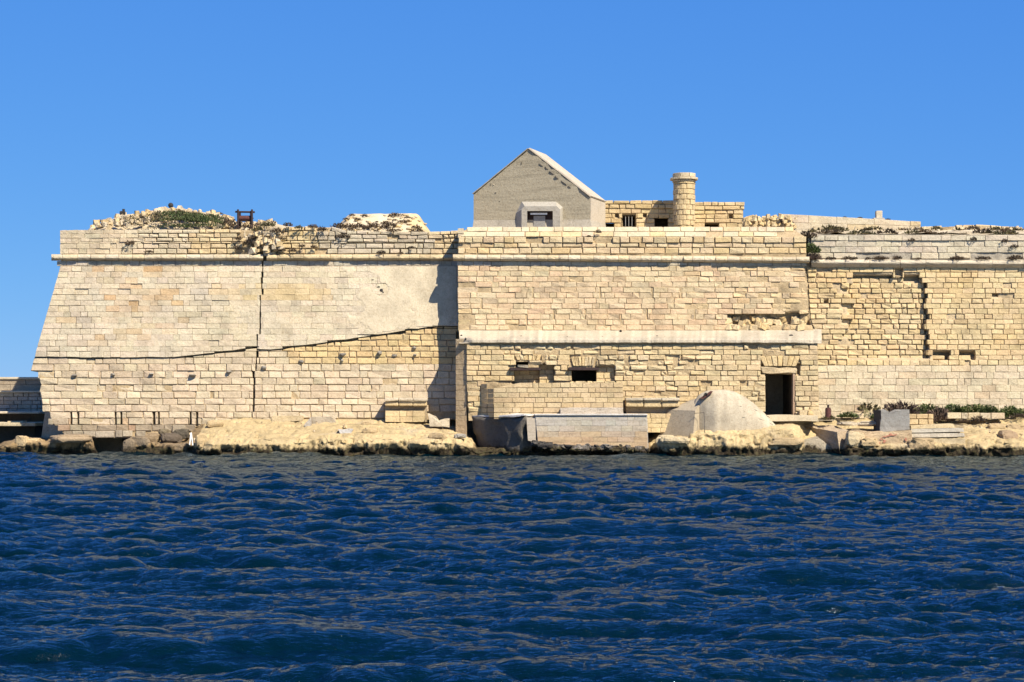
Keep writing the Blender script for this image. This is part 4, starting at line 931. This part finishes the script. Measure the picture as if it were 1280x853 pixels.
plant(tm_g[0], 1013, 316, .5, .85, "green and brown bush hanging from the corner between centre and right walls", None, 'bush', 'bush'); plant(tm_b[0], 1007, 298, .9, 1.4, "dark scrub at the right end of the central parapet", None, 'shrub'); plant(tm_p[0], 1018, 325, .55, .5, "dry brown growth hanging below the corner bush", None, 'shrub', sz=1.2)
plant(tm_b[3], 748, 291.5, -.05, .42, "round dark weed on the central parapet below the barred window", None, 'shrub', sz=1.6); plant(tm_b[3], 751 - 15, 296, .0, .3, "tiny weed in the central parapet joints", None, 'shrub')
# mound vegetation: green cover
mb = MB(); rr = random.Random(5)
for i in range(4200):
    u = rr.gauss(238, 26) if rr.random() < .75 else rr.uniform(150, 345); y = rr.uniform(1.9, 3.3)
    if not 120 < u < 345: continue
    x = XA(u, y); z = surfz(x, y) + rr.uniform(0, .16); d = Vector((rr.uniform(-.6, .6), rr.uniform(-.6, .6), rr.uniform(.2, 1))).normalized() * .13; s_ = Vector((rr.uniform(-1, 1), rr.uniform(-1, 1), 0)).normalized() * .03
    g = n1(u, 1, .05) + rr.uniform(-.3, .3) + (.35 if 200 < u < 280 else -.3)
    c = mix(mix(*BRN, rr.random()), mix(*GRN, rr.random() * .6), .35 + g)
    mb.add([(x - s_.x, y - s_.y, z), (x + s_.x, y + s_.y, z), (x + d.x, y + d.y, z + d.z)], [(0, 1, 2)], c)
o = mb.build('ground_cover', M['leaf'], kind='stuff', origin=(XA(238, 3), 3, 11.2)); tag(o, "green and brown ground cover on the left bastion top", "plants")
# plants at the foot of the right wall
for (me, u, v, y, s_, lb, sz) in [(tm_p[0], 1128, 520, -.2, 1.55, "broad dry brown bush behind the grey concrete cube", .75), (tm_g[0], 1100, 523, -.3, .8, "green bush at left of the grey concrete cube", .7), (tm_g[1], 1060, 522, -.2, .85, "low green bush right of the rusty bollard", .6), (tm_o[0], 1084, 514, .3, 1.6, "thin dry scrub against the wall foot left of the cube", 1.), (tm_p[1], 1174, 527, -.9, .95, "tall dry bush in front of the green hedge", 1.2), (tm_g[2], 1160, 518, 0, 1.2, "green bush between the dry bushes", .8), (tm_g[0], 1192, 516, .1, 1.2, "pale green bush with white specks at the wall foot", .65), (tm_g[1], 1215, 516, .1, 1.2, "mid green bush left of the dark bush", .65), (tm_g[2], 1236, 517, 0, .9, "dark green round bush near the right end of the hedge", .85), (tm_g[0], 1262, 521, -.3, 1.1, "dark green bush standing apart near the right edge", .9), (tm_g[1], 1279, 518, 0, .8, "small green bush at the right edge of the shore", .7), (tm_o[1], 1036, 525, -2.0, 1.1, "small green weeds round the rusty bollard", .8), (tm_b[0], 1206, 528, -1.6, .8, "low brown weed before the long pale kerb", .8), (tm_b[1], 1223, 527, -1.6, 1.0, "reddish weed before the long pale kerb", 1.), (tm_b[2], 1273, 522, -1.0, 1.1, "dry weed on the shore near the right edge", .7), (tm_g[0], 1330, 518, 0, 1.2, "green bush past the right edge", .7)]:
    plant(me, u, v, y, s_, lb, None, 'bush' if s_ > .75 and me in tm_g + tm_p else 'weed', 'bush' if me in tm_g + tm_p else 'weed', sz)
mb = MB()
for i in range(2600):
    u = R.uniform(1050, 1330); v = R.uniform(512, 522); y = R.uniform(-.5, .6); x, y, z = P(u, v, y); d = Vector((R.uniform(-.5, .5), 0, 1)).normalized() * R.uniform(.08, .2)
    if n1(u, 0, .06) < -.05: continue
    c = mix((.30, .26, .14), (.1, .13, .04), R.random()); mb.add([(x - .012, y, z), (x + .012, y, z), (x + d.x, y, z + d.z)], [(0, 1, 2)], c)
o = mb.build('dry_grass', M['leaf'], kind='stuff', origin=P(1160, 518, 0)); tag(o, "thin dry grass along the foot of the right wall", "grass")

# ------------------------------------------------------------------ small ironwork on the skyline
Wn = thing("winch", "rusty iron winch frame with drum on top of the left bastion", "winch", P(306, 284, 2.4))
def bar(t, name, p, q, r, mat, n=6):
    p, q = Vector(p), Vector(q); d = (q - p).normalized(); a = d.orthogonal().normalized(); b = d.cross(a); V = []
    for c in (p, q):
        for k in range(n): an = 2 * math.pi * k / n; V.append(tuple(c + (a * math.cos(an) + b * math.sin(an)) * r))
    Fc = [(k, (k + 1) % n, n + (k + 1) % n, n + k) for k in range(n)] + [tuple(range(n))[::-1], tuple(range(n, 2 * n))]
    return mesh_obj(name, V, Fc, mat, t, [(.1, .05, .03)] * len(V))
for u, yy in ((297.5, 2.2), (300, 2.7), (315, 2.2), (313.5, 2.7)): bar(Wn, 'post', P(u, 286, yy), P(u, 262 if yy < 2.5 else 264, yy), .055, M['rust'])
bar(Wn, 'crossbar', P(294, 265, 2.3), P(318.5, 265.4, 2.3), .05, M['rust']); bar(Wn, 'crossbar', P(298, 276.5, 2.4), P(316, 276.5, 2.4), .03, M['rust'])
bar(Wn, 'drum', P(299.5, 273, 2.45), P(314, 273, 2.45), .135, M['rustred'], 14); bar(Wn, 'axle', P(296.5, 273, 2.45), P(317, 273, 2.45), .03, M['rust'])
Bo = thing("iron_fitting", "dark iron fitting on a stone at the left end of the rubble crest", "iron fitting", P(153, 269.5, 4.5))
bar(Bo, 'post', P(154.5, 272, 4.5), P(154.5, 261.5, 4.5), .08, M['black']); bar(Bo, 'lug', P(150, 266.5, 4.5), P(156.5, 266, 4.5), .1, M['black']); boxpart(Bo, 'base_stone', 148, 159, 269, 274, 4.3, 4.9, PLA, M['stone'])
Bo = thing("iron_bollard", "small dark rounded bollard on the highest point of the rubble crest", "bollard", P(213, 260, 5))
V_, F_ = boulder_geo(P(213.5, 257, 5), (.14, .14, .14), .05, ICO1, .9); mesh_obj('head', V_, F_, M['black'], Bo, [(.03,) * 3] * len(V_)); bar(Bo, 'neck', P(213.5, 263, 5), P(213.5, 258, 5), .08, M['black']); boxpart(Bo, 'base_stone', 206, 222, 260.5, 266, 4.8, 5.6, PLA, M['stone'])
Bo = thing("stone_post", "short square stone post on the sloping upper wall at right", "post", P(1098, 274, 4.6))
boxpart(Bo, 'shaft', 1095.5, 1103, 263.5, 275, 4.5, 4.85, PLA, M['stone'], .01, .03); boxpart(Bo, 'footing', 1092, 1106, 272.5, 276, 4.45, 4.95, GREY, M['stone'], .01, .03)
for (u, v, s_) in [(273.5, 267, .8), (128, 277.5, 1.0), (134, 276, .8), (200, 264.5, .8), (186, 268, .8), (1056, 271.5, .5), (1075, 272.5, .6), (1110, 274, .5)]:
    plant(R.choice(tm_b), u, v + 1, 4.6 if u > 900 else 4.9, s_ * .7, "dark tuft on the skyline of the left rubble crest" if u < 900 else "tiny dark tuft on the sloping upper wall", "tufts on the skyline at left" if u < 900 else "tufts on the upper wall", 'tuft', sz=.8)

# ------------------------------------------------------------------ breastwork in front of the gun openings
Z = Wall("breastwork", "neat low wall of yellow blocks in front of the two gun openings", "low wall", (XA(700, -2.4), -2.3, 1.8))
yZ = lambda u, v: -2.55
stZ = lambda u, v: (mix((.47, .35, .195), (.50, .39, .235), R.random()), dict(gap=.9, bev=.012, rough=.008, knock=.05, proud=R.uniform(-.004, .006)))
Z.lay(lambda v: 617 if v > 485 else 649, lambda v: 779, [478.5, 485, 491, 497.2, 503.5, 509.8, 516, 522], 14.5, yZ, stZ)
Z.core(lambda v: 617.5 if v > 484.5 else 650, lambda v: 778.5, 480, 524, yZ, (.34, .26, .16), M['rough'], rec=.05, amp=.01)
for k, v in enumerate([480, 486, 492, 498, 504, 510, 516]):
    for (a, b) in ((601, 609), (609, 617)):
        if k == 0 and a == 609: continue
        q = [(a, v), (b, v), (b, v + 6), (a, v + 6)]; Z.block(q, lambda u, v_: -2.5 + (617 - u) / 16 * 1.1, mix(YEL, CREAM, .4), gap=.7, bev=.01, rough=.008, knock=.02)
Z.finish(M['stone'])
boxpart(Z.t, 'wall_fill', 618, 778.5, 487, 524, -2.4, -1.95, (.4, .3, .2), M['rough'])
boxpart(Z.t, 'wall_fill', 650, 778.5, 480.5, 487, -2.4, -1.95, (.4, .3, .2), M['rough'])
o = boxpart(Z.t, 'footing', 700, 779, 510, 524, -2.85, -2.4, (.44, .38, .30), M['rough'], .0, .02); subdiv(o, 6, .035, 4)
# stone benches / troughs against the walls
def bench(a, b, t_, m1, m2, bb, y0, label, cap_l=0):
    B_ = Wall("stone_trough", label, "stone bench", (XA((a + b) / 2, y0), y0 + .3, ZA(bb, y0)))
    n = 3
    for k in range(n): 
        o = boxpart(B_.t, 'coping_stone', lerp(a, b, k / n) + .2, lerp(a, b, (k + 1) / n) - .2, t_, t_ + 3.4, y0 - .12, y0 + .8, PLA, M['rough'], .015, .03)
        o = boxpart(B_.t, 'front_stone', lerp(a, b, k / n) + .2, lerp(a, b, (k + 1) / n) - .2, t_ + 3.8, m1, y0, y0 + .5, mix(CREAM, YEL, .5), M['rough'], .02, .05)
    B_.lay(lambda v: a + 1, lambda v: b - 3, rows(m2, bb, 6), 15, lambda u, v: y0 + .12, lambda u, v: (mix(CREAM, YEL, .5), dict(gap=.6, bev=.012, rough=.01, knock=.05)))
    boxpart(B_.t, 'back', a + .5, b - .5, m1 - .5, bb, y0 + .42, y0 + .9, (.36, .29, .19), M['rough'], 0, .02)
    B_.finish(M['stone']); return B_.t
bench(480.5, 534, 497.8, 508, 513.5, 528, .1, "stone trough with coping at the foot of the left wall near the corner")
bench(782, 850, 497.5, 509, 517, 541, -2.3, "stone trough with coping between the breastwork and the domed pillbox")

# ------------------------------------------------------------------ big concrete blocks at the waterline
B1 = thing("concrete_block", "black-stained tilted concrete block with a white crusted top, at the water's edge", "concrete block", P(625, 566, -3))
tp = [P(588, 522, -1.3), P(655, 520.5, -3.6), P(668.5, 519.5, -3.1), P(640, 519, -1.0)]; bt = [P(596, 570, -.9), P(648, 574, -2.9), P(664, 572, -2.7), P(640, 572, -1.0)]
o = mesh_obj('block_body', tp + bt, [(0, 1, 2, 3), (4, 7, 6, 5), (0, 4, 5, 1), (1, 5, 6, 2), (2, 6, 7, 3), (3, 7, 4, 0)], M['concrete_tide'], B1, [(.13, .115, .095)] * 8); subdiv(o, 11, .12, 1.6)
o.data.polygons.foreach_set("use_smooth", [True] * len(o.data.polygons))
V_, F_ = quad_box([(0, 0)] * 3, 0, 1)
ct = [(x, y, z + .02) for x, y, z in tp]; ct2 = [(x, y, z + .09) for x, y, z in tp]
o = mesh_obj('salt_crust', ct + ct2, [(4, 5, 6, 7), (0, 1, 5, 4), (1, 2, 6, 5), (2, 3, 7, 6), (3, 0, 4, 7)], M['rough'], B1, [(.55, .53, .49)] * 8); subdiv(o, 5, .07, 2.2)
V, Fc = quad_box([(658, 522), (669, 522), (670, 553), (660, 551)], -3.5, -2.9); mesh_obj('sunlit_end', V, Fc, M['concrete'], B1, [(.40, .34, .26)] * 8)  # lit end painted paler than the algae-dark, shaded body
B2 = Wall("concrete_slab", "long pale grey concrete slab faced with faint bricks, tan towards the water", "concrete slab", P(740, 566, -3.3))
yS = lambda u, v: -3.54
def stS(u, v):
    t = (v - 519) / 40; c = mix((.39, .355, .29), (.42, .30, .18), max(0, min(1, t * 1.9 - .55 + .9 * n1(u, v, .04)))); return c, dict(gap=.28, bev=.004, rough=.008, knock=.04, thick=.12)
bS = lambda u: ip([(668, 551), (676, 553), (712, 556), (740, 556), (780, 558), (811, 559)], u)
B2.lay(lambda v: ip([(519, 669), (540, 671), (560, 673)], v), lambda v: ip([(519, 808), (560, 810)], v), [519.5, 525.5, 532.5, 539.5, 546.5, lambda u: min(553, bS(u) + 1), lambda u: bS(u) + 1], 17, yS, stS)
B2.finish(M['concrete'], name='facing_brick', jit=.03)
V, Fc = quad_box([(668, 519), (809, 518.2), (810.5, 560), (672, 553)], -3.50, -1.9); o = mesh_obj('slab_core', V, Fc, M['concrete'], B2.t, [(.40, .37, .32)] * 8); subdiv(o, 2, .01, 2)
o = boxpart(B2.t, 'top_edge', 668, 809.5, 517.6, 519.6, -3.62, -1.9, (.50, .47, .42), M['plaster'], .0, .02)
for i in range(34):
    u = 668 + i * 4.2; V_, F_ = boulder_geo(P(u, bS(u) + 2.5 + R.uniform(-1, 3), -3.35), (R.uniform(.16, .34), .34, R.uniform(.10, .2)), .4, ICO2)
    mesh_obj('crusted_rock', V_, F_, M['rock'], B2.t, [mix((.06, .055, .05), (.34, .30, .25), R.random() ** 2)] * len(V_))

# ------------------------------------------------------------------ domed pillbox
PB = thing("pillbox", "rounded pale concrete pillbox with a rusty slit, left of the doorway", "pillbox", P(900, 545, -2.4))
hp = [(864, 508), (868, 498), (873, 493), (881, 489), (893, 487.3), (906, 487.2), (918, 489.3), (932, 496), (945, 505), (957, 515.5), (967, 526), (975, 534)]
V = []; C = []; nu_ = 46; nt_ = 22
for i in range(nu_):
    u = lerp(864, 975, i / (nu_ - 1)); vt = ip(hp, u)
    for j in range(nt_):
        a = math.pi * j / (nt_ - 1); ca, sa = math.cos(a), math.sin(a)
        ty = -math.copysign(abs(ca) ** .8, ca) * min(1, max(.12, (u - 866) / 26)) ** .5; tz = abs(sa) ** .66
        y = -2.45 + ty * .95 * (1 - .25 * max(0, (u - 930) / 40)); vb_ = 548
        x_, _, zt = P(u, vt, -2.45); zb_ = ZA(vb_, -2.45); uu_ = lerp(u, 868 + (u - 864) * .9, .5 * tz)
        V.append((XA(uu_, -2.45) + 0 * x_, y, lerp(zb_, zt, tz))); C.append(tuple(c_ * (1 + .25 * n1(u * 2, j, .2)) for c_ in (.42, .36, .26)))
Fc = [(i * nt_ + j, (i + 1) * nt_ + j, (i + 1) * nt_ + j + 1, i * nt_ + j + 1) for i in range(nu_ - 1) for j in range(nt_ - 1)] + [tuple(range(nt_)), tuple(range((nu_ - 1) * nt_, nu_ * nt_))[::-1]]
o = mesh_obj('dome', V, Fc, M['plaster'], PB, C, smooth=True)
crk_ = [((868, 517), (880, 516), (881, 545)), ((925, 508), (945, 513), (962, 522)), ((928, 522), (950, 524), (966, 531))]
# splayed front-left chamber
a0 = [P(824, 546, -2.0), P(866, 549, -3.35), P(869, 513.5, -3.1), P(835, 512.5, -2.0)]
b0 = [P(861, 501, -1.7), P(882, 494, -2.4)]
V = a0 + b0 + [P(824, 546, -1.0), P(861, 501, -1.0), P(882, 494, -1.5), P(882, 546, -2.6), P(835, 512.5, -1.0)]
o = mesh_obj('chamber', V, [(0, 1, 2, 3), (3, 2, 5, 4), (1, 9, 5, 2), (0, 3, 10, 6), (3, 4, 7, 10), (4, 5, 8, 7)], M['plaster'], PB, [(.36, .30, .21)] * 11)
for pl_ in crk_:
    for p_, q_ in zip(pl_, pl_[1:]):
        def dsurf(u, v):
            zt = ZA(ip(hp, u), -2.45); zb_ = ZA(548, -2.45); tz = min(1, max(0, (ZA(v, -3.2) - zb_) / (zt - zb_))); return -2.45 - .95 * (1 - tz ** 3.03) ** .4 * (1 - .25 * max(0, (u - 930) / 40)) - .01 if tz < .98 else -2.8
        bar(PB, 'crack', P(*p_, dsurf(*p_)), P(*q_, dsurf(*q_)), .014, M['black'], 4)
V, Fc = quad_box([(875, 498.5), (877, 497), (889, 489), (891.5, 489.6), (880, 498.5)], -3.12, -2.6); o = mesh_obj('rusty_slit', V, Fc, M['rustred'], PB, [(.1, .03, .03)] * len(V))
bar(PB, 'hook', P(880, 495, -3.15), P(882, 491.5, -3.15), .04, M['black']); bar(PB, 'hook', P(882, 491.5, -3.15), P(884.5, 493.5, -3.15), .04, M['black'])

# ------------------------------------------------------------------ other shore objects
Q = thing("concrete_cube", "grey concrete block with a dipped top standing on the right shore", "concrete block", P(1115, 541, -3))
V, Fc = quad_box([(1101, 541), (1101, 513), (1107, 512.6), (1116, 516), (1124, 512.4), (1136.5, 512), (1137, 537)], -3.3, -2.3)
o = mesh_obj('block_body', V, Fc, M['concrete'], Q, [(.25, .24, .215)] * len(V)); subdiv(o, 4, .03, 4)
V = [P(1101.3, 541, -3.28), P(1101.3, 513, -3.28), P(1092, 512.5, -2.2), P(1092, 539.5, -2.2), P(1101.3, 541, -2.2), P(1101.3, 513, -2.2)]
o = mesh_obj('shaded_side_face', V, [(0, 1, 2, 3), (1, 5, 2), (3, 2, 5, 4), (0, 3, 4)], M['concrete'], Q, [(.07, .067, .063)] * 6)  # side away from the sun, its shade put into a darker colour
Q = thing("stained_block", "tan rock-cut block with red stains under the grey cube", "stone block", P(1110, 560, -3.6))
V, Fc = quad_box([(1062, 561), (1063, 543), (1073, 537.5), (1092, 541), (1139, 537.5), (1140.5, 556), (1120, 560)], -3.75, -2.0); o = mesh_obj('block_body', V, Fc, M['rock'], Q, [(.50, .375, .23)] * len(V)); subdiv(o, 4, .06, 2)
coat(Q, 1092, 1142, 541, 558, lambda u, v: -3.80, lambda U, V_: 2.6 * fbm(U, V_, 21, 4, .16) - .25 - ((U - 1117) / 22) ** 2 * .8 - ((V_ - 550) / 7) ** 2 * .6, (.44, .20, .13), .01, .8, 'red_stain', M['rough'])
def slabthing(name, label, cat, polys, mat, col, base, amp=.03):
    t = thing(name, label, cat, base)
    for nm, pts, y0, y1, c in polys:
        V, Fc = quad_box(pts, y0, y1); o = mesh_obj(nm, V, Fc, mat, t, [c or col] * len(V)); subdiv(o, 2, amp * .5, 2.5)
    return t
slabthing("stone_steps", "three pale worn stone steps on the right shore beside the stained block", "steps", [('step', [(1139, 532), (1192, 530), (1193, 535), (1139, 536)], -2.5, -1.4, CREAM), ('step', [(1139, 536.5), (1204, 535.5), (1205, 540), (1139, 541)], -3.0, -1.6, (.46, .42, .34)), ('step', [(1140, 542.3), (1205, 541.5), (1206, 546), (1140, 547.3)], -3.4, -1.9, (.48, .43, .34)), ('step', [(1140, 549.3), (1206, 548), (1208, 560), (1141, 560)], -3.8, -2.2, CREAM)], M['rough'], PLA, P(1170, 560, -3))
# leaning slab with its shaded face
tl = thing("leaning_slab", "thick leaning concrete slab casting a dark wedge of shade right of the ramp", "concrete slab", P(1035, 560, -3))
V = [P(1022, 536, -2.0), P(1047, 541, -3.5), P(1050, 567, -3.6), P(1049, 570, -3.4), P(1021, 545, -2.0), P(1060, 538, -2.7), P(1061, 565, -2.9), P(1040, 531, -1.4), P(1012, 533, -1.6), P(1018, 541, -1.6)]
o = mesh_obj('slab_body', V, [(0, 1, 2, 3, 4), (1, 5, 6, 2), (0, 7, 5, 1), (8, 0, 4, 9), (8, 7, 0)], M['rock'], tl, [(.46, .36, .24)] * 10); subdiv(o, 4, .035, 2)
slabthing("boat_ramp", "smooth sloping stone ramp running down into the water beside the leaning slab", "ramp", [('ramp_surface', [(1002, 551), (1022, 546), (1040, 560), (1044, 570), (1004, 571), (999, 556)], -2.9, -1.6, (.42, .36, .26))], M['rock'], PLA, P(1020, 568, -2.5), .03)
for (u, v, a, b, y, c, lb) in [(1211, 548, .42, .22, -3.1, ROCK, "rounded boulder at the right end of the steps"), (1233, 550, .28, .22, -3.2, ROCK, "small upright rock between two shore boulders"), (1259, 548, .5, .36, -3.1, (.36, .26, .16), "large brown wedge rock near the right edge"), (1280, 547, .3, .2, -3, ROCK, "boulder cut by the right edge of the shore"), (1068, 549, .42, .42, -3.7, CREAM, "rough corner rock left of the stained block"), (845, 551, .75, .22, -3.7, CREAM, "flat pale rock ledge before the pillbox"), (833, 553, .5, .35, -3.5, CREAM, "broken rock at the left end of the pillbox ledge"), (980, 552, 1.0, .22, -3.6, ROCK, "broad smooth rock below the doorway"), (575, 545, .28, .12, -2.9, GREY, "grey flat stone at the tip of the left rock shelf"), (522, 543, .0, .12, -2.9, GREY, ""), (1014, 517.5, .3, .26, -1.7, YEL, "round-topped stone right of the doorway"), (1085, 530, .5, .12, -2.2, PLA, "flat pale stone left of the grey cube"), (1060, 530, .5, .10, -2.1, PLA, "flat slab behind the rusty bollard"), (176, 553, .5, .3, -1.9, (.26, .2, .13), "brown boulder right of the dark cave"), (190, 549, .4, .28, -1.5, (.3, .22, .13), "tan boulder under the left wall"), (162, 558, .35, .4, -2.1, (.22, .17, .11), "dark rock beside the cave mouth"), (213, 548, .55, .25, -1.6, (.14, .11, .08), "dark flat boulder under the left wall"), (228, 543, .4, .25, -1.3, (.12, .10, .07), "black stained boulder left of the small white frame"), (205, 540, .3, .16, -1.1, (.2, .16, .1), "small wedge stone under the wall foot"), (252, 552, .3, .4, -2.9, ROCK, "pointed rock at the left end of the rock shelf"), (27, 553, .35, .35, -1.2, ROCK, "tan spiky rock below the breakwater"), (42, 556, .5, .3, -1.0, ROCK, "low tan rock near the bastion corner"), (92, 549, 1.1, .22, -1.6, (.36, .27, .17), "long tan ledge under the bastion corner")]:
    if a == 0: continue
    o_ = P(u, v, y); V_, F_ = boulder_geo(o_, (a, a * .7, b), .22, ICO3 if a > .45 else ICO2, .4)
    nm = 'boulder' if v > 530 else 'stone'
    o = mesh_obj(nm, V_, F_, M['rock'], None, [c] * len(V_), smooth=a > .9, origin=o_); tag(o, lb, 'rock')
# cut blocks and debris on the left shelf
for (nm, lb, pts, y0, y1, c) in [
    ("stone_block", "square pale block on the left rock shelf against the wall", [(389, 521.5), (414, 521), (425, 534), (391, 536)], -.2, .9, (.40, .34, .25)), ("stone_block", "small white painted stone on the left rock shelf", [(422, 537), (441, 536.5), (438, 545), (427, 546)], -2.4, -2.0, (.52, .50, .46)),
    ("stone_block", "thin grey stone leaning left of the square block", [(380, 531), (388, 522), (389, 536), (382, 537)], -1.0, -.6, (.42, .38, .32)), ("stone_block", "long low block along the wall behind the rock shelf", [(340, 520), (378, 520), (378, 526), (340, 528)], .3, .9, CREAM),
    ("stone_block", "pale broken slab beside the trough in the shaded corner", [(535, 517), (545, 521), (548, 526), (562, 523), (562, 534), (537, 533)], -.6, 0., PLA), ("stone_block", "small block right of the doorway step", [(1000, 513), (1018, 512), (1027, 513), (1027, 523), (1000, 523)], -1.9, -1.3, CREAM)]:
    b_ = P(sum(p[0] for p in pts) / len(pts), max(p[1] for p in pts), y0); V, Fc = quad_box(pts, y0, y1); o = mesh_obj(nm, V, Fc, M['rough'], None, [c] * len(V), origin=b_); subdiv(o, 3, .03, 3); tag(o, lb, 'stone block')
V, Fc = quad_box([(940, 519.3), (1022, 519.3), (1024, 527), (936, 527)], -2.6, -1.0); o = mesh_obj("doorstep", V, Fc, M['plaster'], None, [mix(PLA, CREAM, .5)] * 8, origin=P(975, 527, -2)); subdiv(o, 4, .03, 2); tag(o, "broad pale threshold slab below the dark doorway", "doorstep")
sp = []
for i in range(80):
    u = R.choice((R.uniform(255, 575), R.uniform(1045, 1300), R.uniform(1205, 1300), R.uniform(925, 1000), R.uniform(150, 245))); t = R.random() ** .8
    a_ = [float(np.interp(u, sx, [q_[k] for q_ in SH])) for k in (1, 2, 3, 4)]; y = lerp(a_[0] + .2, a_[3] - .3, t)
    z0, z1 = ZA(a_[1], a_[0]), ZA(a_[2], a_[3]); sp.append((XA(u, y), y, z0 + (z1 - z0) * t ** .75 + .02))
rubble("loose_stones", "small loose stones scattered over the shore rocks", "stones", sp, M['rough'], (ROCK, PLA), (0, -2, 1), (.04, .12))
for (u, v, a, y, lb) in [(268, 531, .30, -.6, "angular tan rock at the top left of the rock shelf"), (458, 531, .22, -.4, "small dark-edged rock between trough and square block"), (463, 540, .28, -2.2, "rounded stone in a hollow on the left rock shelf"), (548, 547, .33, -3.2, "cracked rock near the tip of the left shelf"), (1085, 553, .35, -3.85, "dark wet rock under the stained block"), (1150, 556, .5, -3.9, "long wet rock below the stone steps"), (1226, 545, .22, -2.6, "small pale rock behind the shore boulders"), (1245, 535, .3, -1.8, "sandy rock hump below the kerb"), (1270, 536, .35, -1.9, "sandy rock hump near the right edge")]:
    o_ = P(u, v, y); V_, F_ = boulder_geo(o_, (a * 1.3, a * .8, a * .62), .3, ICO2, .5); o = mesh_obj('boulder', V_, F_, M['rock'], None, [mix(ROCK, (.3, .22, .13), .5 * R.random())] * len(V_), origin=o_); tag(o, lb, 'rock')
# kerb of blocks on right shore
Kb = Wall("stone_kerb", "long low kerb of pale blocks in front of the green hedge", "kerb", P(1200, 524, -1.3))
Kb.lay(lambda v: 1184, lambda v: 1256, [516, 524], 16, lambda u, v: -1.3, lambda u, v: (mix(PLA, YEL, .2 + .4 * R.random()), dict(gap=.7, bev=.03, rough=.03, thick=.6)))
Kb.finish(M['rough'])
Kb = Wall("stone_kerb", "short kerb of yellow blocks between the grey cube and the tall dry bush", "kerb", P(1152, 530, -1.3))
Kb.lay(lambda v: 1136, lambda v: 1167, [517.5, 524, 531], 11, lambda u, v: -1.5, lambda u, v: (mix(CREAM, YEL, .5), dict(gap=.9, bev=.03, rough=.03, thick=.6)))
Kb.finish(M['rough'])
# rusty bollard
rb = thing("rusty_bollard", "rust-red iron bollard with a small knob on the right shore", "bollard", P(1035, 524, -2))
bar(rb, 'shaft', P(1035.2, 525, -2), P(1035.2, 511, -2), .145, M['rustred'], 14); bar(rb, 'collar', P(1035.2, 511.2, -2), P(1035.2, 509.8, -2), .12, M['rustred'], 14); bar(rb, 'knob', P(1035.2, 510, -2), P(1035.2, 506.6, -2), .055, M['rust'], 10)
# little white frame on the rocks at left
fr = thing("metal_frame", "small white A-shaped metal frame on the rocks at the left shelf end", "frame", P(239, 556, -2.9))
bar(fr, 'leg', P(237, 556.5, -2.9), P(238.7, 541, -2.8), .03, M['white']); bar(fr, 'leg', P(241, 557, -2.9), P(239, 541, -2.8), .03, M['white']); bar(fr, 'rung', P(238, 547.5, -2.85), P(240, 547.5, -2.85), .025, M['white'])

# ------------------------------------------------------------------ breakwater at the far left
Bw = Wall("breakwater", "stepped tan stone breakwater behind the left bastion corner", "breakwater", P(10, 560, 9))
y9 = 9.0
boxpart(Bw.t, 'coping', -420, 60, 471.5, 474.5, y9, y9 + 2.2, PLA, M['plaster'], 0, .03)
Bw.lay(lambda v: -420, lambda v: 60, [474.5, 481, 488.6], 40, lambda u, v: y9 + .1, lambda u, v: (mix((.34, .28, .2), ORA, .15 * R.random()), dict(gap=.5, bev=.02, rough=.02)))
boxpart(Bw.t, 'ledge', -420, 60, 488.5, 491, y9 - .5, y9 + .3, PLA, M['plaster'], 0, .03)
Bw.lay(lambda v: -420, lambda v: 60, [491, 496, 501, 506, 511, 515], 13, lambda u, v: y9 - .35, lambda u, v: (mix(GREY, PINK, .3 * R.random()), dict(gap=1.0, bev=.02, rough=.02)))
boxpart(Bw.t, 'quay_ledge', -420, 49, 514.5, 517.5, y9 - 2.4, y9 - .2, PLA, M['plaster'], 0, .05)
Bw.lay(lambda v: -420, lambda v: 60, [517.5, 528.5], 28, lambda u, v: y9 - .6, lambda u, v: ((.20, .17, .13), dict(gap=.5, bev=.02, rough=.02)))  # recessed course coloured dark for the shade under the ledge
Bw.finish(M['stone'])
boxpart(Bw.t, 'backing', -420, 66, 475, 575, y9 + .3, y9 + 2, (.3, .25, .18), M['rough'], 0, 0)
boxpart(Bw.t, 'backing', -420, 66, 492, 575, y9 - .2, y9 + .35, (.3, .25, .18), M['rough'], 0, 0)
o = boxpart(Bw.t, 'quay', -420, 44, 528.5, 533, 3.2, y9, (.5, .42, .27), M['rough'], 0, .03)
o = boxpart(Bw.t, 'shaded_quay_face', -420, 44, 533, 575, 4.6, y9, (.09, .08, .06), M['rough'], 0, .03)  # near-black colour stands for the shadow on the lower quay
boxpart(Bw.t, 'loose_slab', 9, 29, 526.5, 529.6, 3.6, 4.4, CREAM, M['rough'], .01, .02)
